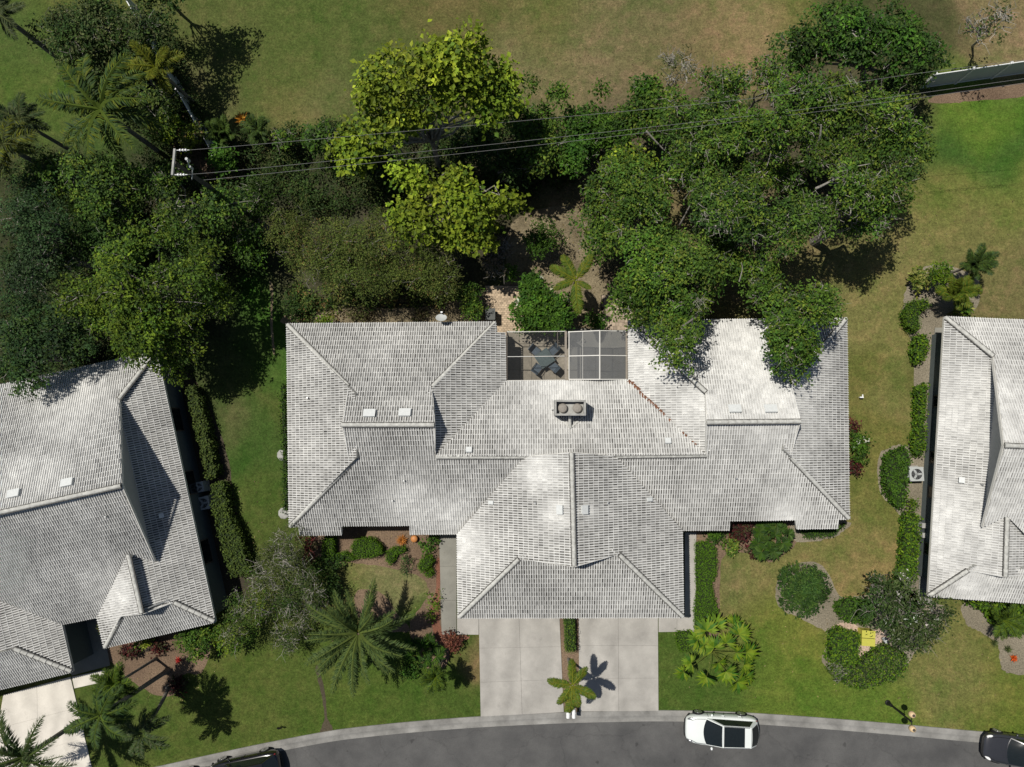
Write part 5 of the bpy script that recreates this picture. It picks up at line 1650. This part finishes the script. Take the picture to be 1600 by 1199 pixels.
shrub('spiky dark plant beside the angular hedge', [(634, 884, 16, 12, .6)], OAKD + GRY, lob=.3, leaf=.26, aspect=.15, dens=80)
shrub('maroon spiky plants beside the white roof corner', [(483, 858, 14, 24, 1.6), (472, 848, 10, 10, 1.4)], MAR + ((.16, .05, .04),), lob=.4, leaf=.3, aspect=.2, dens=110)
shrub('dark shrub below the maroon spiky plants', [(505, 893, 24, 24, 1.3), (512, 925, 16, 26, 1.2)], OAKD, lob=.5, leaf=.14)
rosette('orange flowering plant beside the round orange pot', 628, 844, .12, .48, 46, ((.45, .17, .03), (.5, .2, .04), (.35, .15, .04)), 'flowering_plant', 'plant', .14)
palm('great silvery date palm spreading long stiff fronds over the lawn', 560, 990, 3.3, 3.3, 34, ((.07, .11, .03), (.095, .135, .038), (.05, .085, .026)), .34, .35, seed=16, wid=.12, pitch=(-.15, .8), trunk_r=.3, bark='brown', nl=44)
rosette('orange dead leaf bases in the heart of the date palm', 561, 976, 3.1, .45, 18, ((.30, .13, .03), (.36, .16, .03)), 'flower_stalk', 'plant', .2)
fan_plant('split leaf plant in the shade of the date palm', 662, 1022, around(662, 1022, 26, 14, 8), 1.2, OAKD + SHR, .5, 6, 4.6, 'plant', 'big_leaf_plant', wide=.2)
palm('pygmy palm throwing a starry shadow beside the driveway', 681, 1058, 2.9, 1.0, 20, GPB + GP, .4, .55, seed=17, trunk_r=.07, wid=.28, pitch=(-.1, .9))
shrub('round maroon bush at the corner of the walk', [(706, 1006, 18, 15, .9)], ((.10, .032, .022), (.07, .03, .02), (.13, .05, .03)), lob=.4, leaf=.13)
shrub('low green groundcover under the split leaf plant', [(640, 1050, 30, 12, .5)], BRIGHT, lob=.35)
wsp = dict(twigs=95, twig_col='pale', bark='pale', trunk_r=.07, leaf=.13, aspect=.3, gaps=.12, up=.5)
tree('wispy_tree', 'grey wispy tree against the corner of the middle house', [(432, 876, 50, 44, 4.2)], GRY, dens=170, lob=.75, **wsp)
tree('wispy_tree', 'grey wispy tree with pale twigs beside the angled roof corner', [(392, 940, 55, 40, 3.6), (360, 990, 40, 30, 3)], GRY + OAK, dens=160, lob=.75, **wsp)
tree('wispy_tree', 'shaded wispy tree between the others and the date palm', [(468, 945, 38, 50, 3.4), (440, 1005, 40, 30, 2.6)], GRY + OAKD, dens=150, lob=.75, **wsp)

# ---- fallen leaves
pos = []
for x, y, rx, ry, n_ in ((1250, 430, 160, 70, 700), (900, 380, 90, 90, 700), (1150, 300, 220, 150, 900), (1380, 380, 90, 60, 200), (600, 480, 180, 25, 350), (420, 900, 120, 120, 250), (250, 1050, 90, 50, 150), (1420, 980, 120, 90, 250), (700, 230, 160, 90, 350), (950, 110, 200, 60, 250), (1150, 950, 120, 120, 120), (620, 850, 90, 30, 120)):
    for k in range(n_):
        p = P(x + random.gauss(0, rx * .6), y + random.gauss(0, ry * .6), 0)
        pos.append((p.x, p.y, .025 + random.random() * .02))
pos = np.array(pos)
nr_ = rng.normal(0, .25, (len(pos), 3)) + np.array((0, 0, 1))
nr_ /= np.linalg.norm(nr_, axis=1, keepdims=True)
mb = MB()
leaves(mb, pos, nr_, rng.uniform(.05, .13, len(pos)), .5, pal(len(pos), ((.22, .16, .09), (.30, .24, .13), (.14, .10, .06), (.35, .28, .12)), None, .2))
stuff(mb.build('fallen_leaves', M['leaf']))

# ---- by the angled house
hedge('long clipped hedge beside the angled house', [(290, 607), (303, 603), (312, 628), (322, 665), (337, 742), (322, 748), (314, 705), (300, 650)], 1.1, ((.065, .095, .020), (.085, .115, .025), (.05, .08, .018)), leaf=.14, dens=210, loose=True)
hedge('second clipped hedge below the condensers of the angled house', [(331, 757), (345, 754), (354, 775), (355, 800), (362, 815), (378, 850), (390, 895), (362, 902), (345, 850), (334, 800)], 1.1, ((.06, .095, .018), (.08, .115, .02), (.05, .08, .018)), leaf=.14, dens=210, loose=True)
shrub('leafy green shrub beneath the angled eave', [(300, 1006, 38, 28, 1.8)], OAK + SHR, lob=.6, leaf=.14)
shrub('olive shrub with yellow tips at the bed end', [(352, 1000, 24, 26, 1.6)], OAK + YEL, lob=.5, leaf=.15)
shrub('yellow croton row under the angled eave', [(225, 1004, 30, 8, .8)], YEL + VAR_, lob=.3, leaf=.16)
shrub('maroon foliage row in front of the yellow croton', [(200, 1020, 26, 8, .7), (245, 1014, 16, 7, .6)], MAR, lob=.3, leaf=.16)
shrub('orange green plants in the dark entry court', [(158, 985, 7, 18, .9)], OLI + YEL, lob=.3)
shrub('dark red plant at the foot of the leaning palms', [(276, 1072, 13, 13, .6)], MAR, lob=.3, leaf=.18)
rosette('red bromeliad on brown mulch by the palms', 279, 1031, .1, .3, 16, ((.4, .03, .03), (.5, .06, .05)), wide=.25)
palm('tall leaning palm over the pale driveway edge', 157, 1118, 6.9, 1.85, 14, GP + GPD, .6, .5, base=(262, 1048), seed=18, trunk_r=.15, wid=.24, pitch=(-.5, .6))
palm('dark palm leaning from the same bed over the lawn', 223, 1146, 5.0, 1.6, 12, GPD + GPG, .65, .45, base=(262, 1074), seed=19, trunk_r=.12, wid=.22, pitch=(-.5, .5))
palm('bushy palm rising beside the entry court', 182, 1068, 4.2, 1.5, 14, GPB + GP, .5, .6, seed=21, trunk_r=.09, wid=.3, pitch=(-.1, .9))
palm('curved frond palm over the pale driveway in the corner', 40, 1182, 4.6, 3.1, 15, GPD + GPG, .8, .7, seed=20, trunk_r=.16, wid=.14, pitch=(-.1, .7))

# ------------------------------------------------------------------ cars
def patch(mb, c, bul, nu=8, nv=4, ins=0.0, off=0.0, nrm=None, bow=0.0):
    c00, c10, c01, c11 = (Vector(x) for x in c)
    nrm = nrm or ((c10 - c00).cross(c01 - c00)).normalized()
    vs = []
    for j in range(nv + 1):
        for i in range(nu + 1):
            u = ins + (1 - 2 * ins) * i / nu
            v = ins + (1 - 2 * ins) * j / nv
            p = (c00 * (1 - u) + c10 * u) * (1 - v) + (c01 * (1 - u) + c11 * u) * v
            p.x += bow * 4 * u * (1 - u) * (1 - v)
            vs.append(tuple(p + nrm * (bul * 4 * u * (1 - u) * (.4 + 2.4 * v * (1 - v)) + off)))
    mb.add(vs, [(j * (nu + 1) + i, j * (nu + 1) + i + 1, (j + 1) * (nu + 1) + i + 1, (j + 1) * (nu + 1) + i) for j in range(nv) for i in range(nu)])

def car(name, label, px, py, ang, L, Wd, Ht, paint, suv=True, glass_roof=False, cat='car'):
    b = P(px, py, .5)
    t = thing(name, label, cat, (b.x, b.y, .013), 'cars parked along the kerb', ang)
    zs = (1.0 if suv else .88)
    hw = Wd / 2
    xs = [-.5, -.485, -.45, -.36, -.2, 0, .2, .33, .43, .48, .5]
    ws = [.62, .80, .92, .99, 1, 1, .995, .97, .88, .74, .52]
    tz = [.80, .90, .97, 1.0, 1.0, 1.0, .99, .95, .86, .76, .66]
    zb = [.42, .34, .28, .22, .2, .2, .2, .22, .27, .32, .38]
    mb = MB()
    ring = []
    for x, w, z, q in zip(xs, ws, tz, zb):
        w, z = w * hw, z * zs
        half = [(w * .80, q), (w * .97, q + .10), (w, z * .58), (w * .985, z * .80), (w * .93, z * .93), (w * .80, z * .985), (w * .42, z + .012), (0, z + .022)]
        full = half + [(-y, zz) for y, zz in half[-2::-1]]
        ring.append([(x * L, y, zz) for y, zz in full])
    k = len(ring[0])
    vs = [p for r_ in ring for p in r_]
    fs = [(i * k + j, (i + 1) * k + j, (i + 1) * k + (j + 1) % k, i * k + (j + 1) % k) for i in range(len(ring) - 1) for j in range(k)]
    fs += [tuple(range(k)), tuple((len(ring) - 1) * k + j for j in range(k))[::-1]]
    mb.add(vs, fs)
    body = mb.build('body', M[paint], t, True, True)
    sb = body.modifiers.new('smooth', 'SUBSURF'); sb.levels = sb.render_levels = 2
    # cabin
    fb, ft = (.225, .035) if suv else (.20, .03)
    rb, rt = (-.465, -.35) if suv else (-.36, -.20)
    wb, wt = hw * .90, hw * .70
    z0, z1 = zs - .02, Ht - .04
    C = dict(fl=(fb * L, wb * .96, z0), fr=(fb * L, -wb * .96, z0), tl=(ft * L, wt, z1), tr=(ft * L, -wt, z1), bl=(rb * L, wb * .88, z0), br=(rb * L, -wb * .88, z0), ul=(rt * L, wt * .95, z1 - .02), ur=(rt * L, -wt * .95, z1 - .02))
    ws_ = (C['fr'], C['fl'], C['tr'], C['tl']); rw_ = (C['bl'], C['br'], C['ul'], C['ur'])
    rf_ = (C['tr'], C['tl'], C['ur'], C['ul']); sl_ = (C['fl'], C['bl'], C['tl'], C['ul']); sr_ = (C['br'], C['fr'], C['ur'], C['tr'])
    mb = MB()
    for p_, bu, bo in ((ws_, .07, .20), (rw_, .05, -.14), (rf_, .035, 0), (sl_, .01, 0), (sr_, .01, 0)):
        patch(mb, p_, bu, bow=bo)
    mb.build('cabin', M[paint], t, True, True)
    for nm, p_, bu, ins, bo in (('windshield', ws_, .07, .03, .20), ('rear_window', rw_, .05, .07, -.14), ('side_window', sl_, .01, .07, 0), ('side_window', sr_, .01, .07, 0)):
        mb = MB(); patch(mb, p_, bu, ins=ins, off=.012, bow=bo); mb.build(nm, M['glassd'], t, True, True)
    if glass_roof:
        q = [Vector(x) for x in rf_]
        p2 = (q[0], q[1], q[0].lerp(q[2], .80), q[1].lerp(q[3], .80))
        mb = MB(); patch(mb, p2, .034, ins=.04, off=.012); mb.build('glass_roof', M['glassd'], t, True, True)
        for s in (-1, 1):
            mb = MB(); tube(mb, [(ft * L - .05, s * wt * .97, z1 + .035), (0, s * wt * .98, z1 + .06), (rt * L + .1, s * wt * .93, z1 + .03)], .018, 6); mb.build('roof_rail', M['rim'], t, local=True)
    seam = MB()
    hy = hw * .78
    zz = zs + .012
    tube(seam, [(L * .43, -hy * .82, zs * .90), (L * .36, -hy, zs * .965), (fb * L + .05, -hy * 1.04, zz - .01)], .010, 4)
    tube(seam, [(L * .43, hy * .82, zs * .90), (L * .36, hy, zs * .965), (fb * L + .05, hy * 1.04, zz - .01)], .010, 4)
    for s in (-1, 1):
        for x_ in (.20, -.03, -.27):
            tube(seam, [(x_ * L, s * hw * .955, zs * .93), (x_ * L, s * hw * 1.0, zs * .72), (x_ * L, s * hw * 1.003, zs * .45)], .009, 4)
    stuff(seam.build('seam', M['black'], t, local=True))
    for s in (-1, 1):
        for x_ in (-.01, -.24):
            hd_ = MB(); box(hd_, (x_ * L, s * (hw + .008), zs * .78), (.18, .03, .03)); hd_.build('door_handle', M[paint], t, local=True)
    for sx in (-.29, .31):
        for s in (-1, 1):
            r_ = .35 if suv else .33
            mb = MB(); lathe(mb, (sx * L, s * (hw - .10), r_), [(r_ * .72, -.11), (r_ * .97, -.10), (r_, -.05), (r_, .05), (r_ * .97, .10), (r_ * .72, .115)], 20, axis='y'); w_ = mb.build('wheel', M['tyre'], t, True, True)
            mb = MB()
            y_ = s * (hw - .10 + .118) if s > 0 else -(hw - .10 + .118)
            for q in range(5):
                a_ = q * 2 * math.pi / 5
                d1 = Vector((math.cos(a_), 0, math.sin(a_)))
                beam(mb, Vector((sx * L, y_, r_)), Vector((sx * L, y_, r_)) + d1 * r_ * .66, .02, .08)
            lathe(mb, (sx * L, y_, r_), [(r_ * .70, -.008), (r_ * .70, .008), (r_ * .62, .009), (r_ * .62, -.009)], 20, axis='y')
            mb.build('rim', M['rim'], w_, local=True)
    for s in (-1, 1):
        mb = MB(); lathe(mb, (0, 0, 0), [(.02, -.09), (.09, -.05), (.11, 0), (.09, .05), (.02, .09)], 10)
        o = mb.build('mirror', M[paint], t, True, True); o.location = (fb * L - .32, s * (hw + .07), zs + .02); o.scale = (.7, 1, .8)
        mb = MB(); lathe(mb, (0, 0, 0), [(.02, -.05), (.16, -.03), (.19, 0), (.16, .03), (.02, .05)], 12)
        o = mb.build('headlight', M['white'] if paint != 'paintw' else M['rim'], t, True, True); o.location = (.445 * L, s * hw * .70, zs * .78); o.rotation_euler = (0, .5, -s * .55); o.scale = (1.0, .45, 1)
        mb = MB(); lathe(mb, (0, 0, 0), [(.02, -.05), (.14, -.03), (.17, 0), (.14, .03), (.02, .05)], 12)
        o = mb.build('tail_light', M['red'], t, True, True); o.location = (-.468 * L, s * hw * .74, zs * .88); o.rotation_euler = (0, -.9, s * .4); o.scale = (.45, .6, .6)
    for x_, nm in ((.488, 'front_bumper'), (-.488, 'rear_bumper')):
        mb = MB(); pts = [(x_ * L - math.copysign(.20, x_), -hw * .86, .44), (x_ * L + math.copysign(.03, x_), -hw * .5, .44), (x_ * L + math.copysign(.055, x_), 0, .44), (x_ * L + math.copysign(.03, x_), hw * .5, .44), (x_ * L - math.copysign(.20, x_), hw * .86, .44)]
        tube(mb, pts, .07, 8); mb.build(nm, M['black'], t, True, True)
    return t
car('suv', 'white compact suv with a black glass roof parked at the kerb', 1126, 1139, math.pi - .03, 4.42, 1.84, 1.66, 'paintw', True, True)
car('sedan', 'shiny graphite sedan with dark windshield cut by the corner', 1596, 1173, math.pi - .13, 4.7, 1.84, 1.46, 'paintg', False)
car('suv', 'black suv at the kerb, whole tail in view', 385, 1203, math.pi + .22, 4.6, 1.88, 1.72, 'paintb', True)
car('suv', 'black car peeking over the picture edge behind the black suv', 268, 1232, math.pi + .22, 4.5, 1.85, 1.66, 'paintb', True)

# ------------------------------------------------------------------ street lamp
lb_ = P(1387, 1098)
lp = thing('street_lamp', 'dark double headed street lamp with amber shades on the road verge', 'street lamp', lb_)
mb = MB(); lathe(mb, lb_, [(.17, 0), (.17, .06), (.12, .10), (.10, .45), (.07, .5), (.055, .55), (.05, 2.55), (.07, 2.6), (.05, 2.75)], 12); mb.build('post', M['black'], lp)
tops = [P(1428, 1119, 3.1), P(1428.5, 1141.5, 3.1)]
ht = Vector((lb_.x, lb_.y, 2.7))
mb = MB()
for q in tops:
    m_ = ht.lerp(q, .5) + Vector((0, 0, -.12))
    tube(mb, [ht, m_, Vector((q.x, q.y, 2.72))], .025, 6)
mb.build('arm', M['black'], lp)
for q in tops:
    mb = MB(); lathe(mb, (q.x, q.y, 2.72), [(.10, 0), (.17, .06), (.19, .2), (.15, .32), (.08, .36)], 14); s_ = mb.build('lamp_shade', M['lampglass'], lp, True)
    mb = MB(); lathe(mb, (q.x, q.y, 2.66), [(.05, 0), (.10, .03), (.10, .06)], 12); mb.build('collar', M['black'], s_)
    mb = MB(); lathe(mb, (q.x, q.y, 3.08), [(.085, 0), (.06, .05), (.015, .12)], 12); mb.build('finial', M['bronze'], s_)

# ------------------------------------------------------------------ air conditioners
def condenser(label, px, py, ang, s=.82, mat='acgrey'):
    p = P(px, py, .8)
    t = thing('air_conditioner', label, 'air conditioner', (p.x, p.y, 0), 'condenser units beside the houses', ang)
    mb = MB(); box(mb, (0, 0, .05), (s * 1.15, s * 1.15, .1)); mb.build('pad', M['conc'], t, local=True)
    mb = MB(); box(mb, (0, 0, .44), (s, s, .67)); mb.build('cabinet', M[mat], t, local=True)
    mb = MB()
    for i in range(9):
        z_ = .18 + i * .06
        box(mb, (0, 0, z_), (s + .02, s + .02, .015))
    mb.build('louvres', M['acgrey'], t, local=True)
    mb = MB(); box(mb, (0, 0, .80), (s * 1.06, s * 1.06, .05)); top = mb.build('top_cover', M[mat], t, local=True)
    mb = MB(); lathe(mb, (0, 0, .827), [(s * .40, 0), (s * .40, .004)], 24); mb.build('fan_opening', M['black'], top, local=True)
    mb = MB()
    for k in range(3):
        a_ = k * 2.094
        box(mb, (math.cos(a_) * s * .2, math.sin(a_) * s * .2, .838), (s * .34, s * .15, .008), ux=(math.cos(a_), math.sin(a_), 0), uy=(-math.sin(a_), math.cos(a_), 0))
    mb.build('fan_blade', M['acgrey'], top, local=True)
    mb = MB()
    for r_ in (.13, .22, .31, .40):
        tube(mb, [(math.cos(a_) * s * r_, math.sin(a_) * s * r_, .852) for a_ in np.linspace(0, 6.2832, 25)], .006, 4, cap=False)
    for k in range(8):
        a_ = k * math.pi / 4
        tube(mb, [(0, 0, .85), (math.cos(a_) * s * .41, math.sin(a_) * s * .41, .85)], .006, 4)
    lathe(mb, (0, 0, .85), [(s * .09, 0), (s * .09, .01)], 12)
    mb.build('fan_guard', M['metal'], top, local=True)
condenser('light grey condenser unit on the side path by the oval hedge', 1432, 741, .03)
condenser('shaded condenser unit next to the hedge gap, the larger framed one', 317.5, 786.5, .2, .78)
condenser('darker shaded condenser unit tucked against the angled house wall', 310.5, 761.5, .2, .62)

# ------------------------------------------------------------------ small things
u0 = P(1357.5, 998, .7)
ub = thing('utility_box', 'yellow utility box with a split lid among pink gravel', 'utility box', (u0.x, u0.y, 0), rz=-.06)
mb = MB(); box(mb, (0, 0, .30), (.74, .90, .60)); mb.build('cabinet', M['yellow'], ub, local=True)
for y_ in (-.245, .245):
    mb = MB(); box(mb, (0, y_, .645), (.82, .455, .07)); mb.build('lid', M['yellow'], ub, local=True)
mb = MB(); box(mb, (0, 0, .62), (.78, .03, .03)); mb.build('lid_gap', M['black'], ub, local=True)
q = P(1383, 1000, .5)
sp_ = thing('spotlight', 'small grey garden spotlight beside the utility box', 'spotlight', (q.x, q.y, 0))
mb = MB(); tube(mb, [(0, 0, 0), (0, 0, .35)], .02, 6); mb.build('stake', M['black'], sp_, local=True)
mb = MB(); tube(mb, [(-.05, .08, .38), (.03, -.05, .48), (.10, -.16, .52)], [.10, .12, .14], 10); mb.build('lamp_head', M['acgrey'], sp_, local=True)
q = P(647, 842.5, .3)
po = thing('garden_pot', 'round orange garden pot at the roof edge', 'pot', (q.x, q.y, 0))
mb = MB(); lathe(mb, (0, 0, 0), [(.12, 0), (.22, .14), (.23, .26), (.19, .34), (.05, .36)], 18); mb.build('pot', M['orange'], po, True, True)
q = P(1346, 621, .3)
va = thing('sprinkler_valve', 'small white valve standing on the dry side lawn', 'valve', (q.x, q.y, 0))
mb = MB(); tube(mb, [(0, 0, 0), (0, 0, .30)], .035, 8); mb.build('riser', M['white'], va, local=True)
mb = MB(); box(mb, (.0, 0, .32), (.22, .08, .10)); box(mb, (.09, .10, .27), (.06, .16, .06)); mb.build('valve_body', M['white'], va, local=True)
for i, x in enumerate((887.5, 896.5)):
    q = P(x, 1115, 1.1)
    mbx = thing('mailbox', '%s of the two white mailboxes at the kerb under the driveway palm' % ('leftmost', 'rightmost')[i], 'mailbox', (q.x, q.y, 0), 'mailboxes at the kerb')
    m_ = MB(); box(m_, (0, .12, .5), (.09, .09, 1.0)); m_.build('post', M['white'], mbx, local=True)
    m_ = MB()
    vs = []
    for y_ in (-.27, .27):
        vs += [(-.11, y_, .98), (.11, y_, .98)] + [(.11 * math.cos(a_), y_, 1.12 + .10 * math.sin(a_)) for a_ in np.linspace(0, math.pi, 7)]
    n9 = 9
    m_.add(vs, [tuple(range(n9)), tuple(range(n9, 2 * n9))[::-1]] + [(k, (k + 1) % n9, (k + 1) % n9 + n9, k + n9) for k in range(n9)])
    bx_ = m_.build('box', M['white'], mbx, local=True)
    m_ = MB(); box(m_, (.115, .05, 1.16), (.015, .05, .14)); m_.build('flag', M['acgrey'], bx_, local=True)
q = P(1444, 830, .6)
mt = thing('meter_pedestal', 'pair of grey meter frames beside the neighbour wall path', 'meter', (q.x, q.y, 0))
for dy in (-.25, .35):
    m_ = MB(); box(m_, (0, dy, .35), (.30, .25, .7)); m_.build('cabinet', M['acgrey'], mt, local=True)
    m_ = MB(); box(m_, (0, dy, .72), (.36, .30, .03)); m_.build('lid', M['cement'], mt, local=True)
q = P(440, 1134)
sg = thing('yard_marker', 'small dark yard marker on the grass near the kerb', 'marker', q)
m_ = MB(); tube(m_, [(0, 0, 0), (0, 0, .4)], .015, 6); m_.build('stake', M['black'], sg, local=True)
m_ = MB(); m_.add([(-.16, 0, .3), (.16, 0, .3), (.16, 0, .45), (0, 0, .58), (-.16, 0, .45), (-.16, .03, .3), (.16, .03, .3), (.16, .03, .45), (0, .03, .58), (-.16, .03, .45)], [(0, 1, 2, 3, 4), (9, 8, 7, 6, 5), (0, 5, 6, 1), (1, 6, 7, 2), (2, 7, 8, 3), (3, 8, 9, 4), (4, 9, 5, 0)]); m_.build('plate', M['black'], sg, local=True)

# stones edging the side bed
for i, (x, y, r_, lab) in enumerate(((442, 711, 9, 'flat pale stone by the side wall'), (444, 802, 9, 'flat pale stone near the wispy tree'))):
    q = P(x, y)
    m_ = MB()
    lathe(m_, (q.x, q.y, 0), [(r_ * .042, 0), (r_ * .043, .05), (r_ * .036, .09), (r_ * .01, .10)], 9)
    tag(m_.build('stepping_stone', M['cement']), lab, 'stone')

for o in bpy.data.objects:
    if '_base' in o:
        del o['_base']
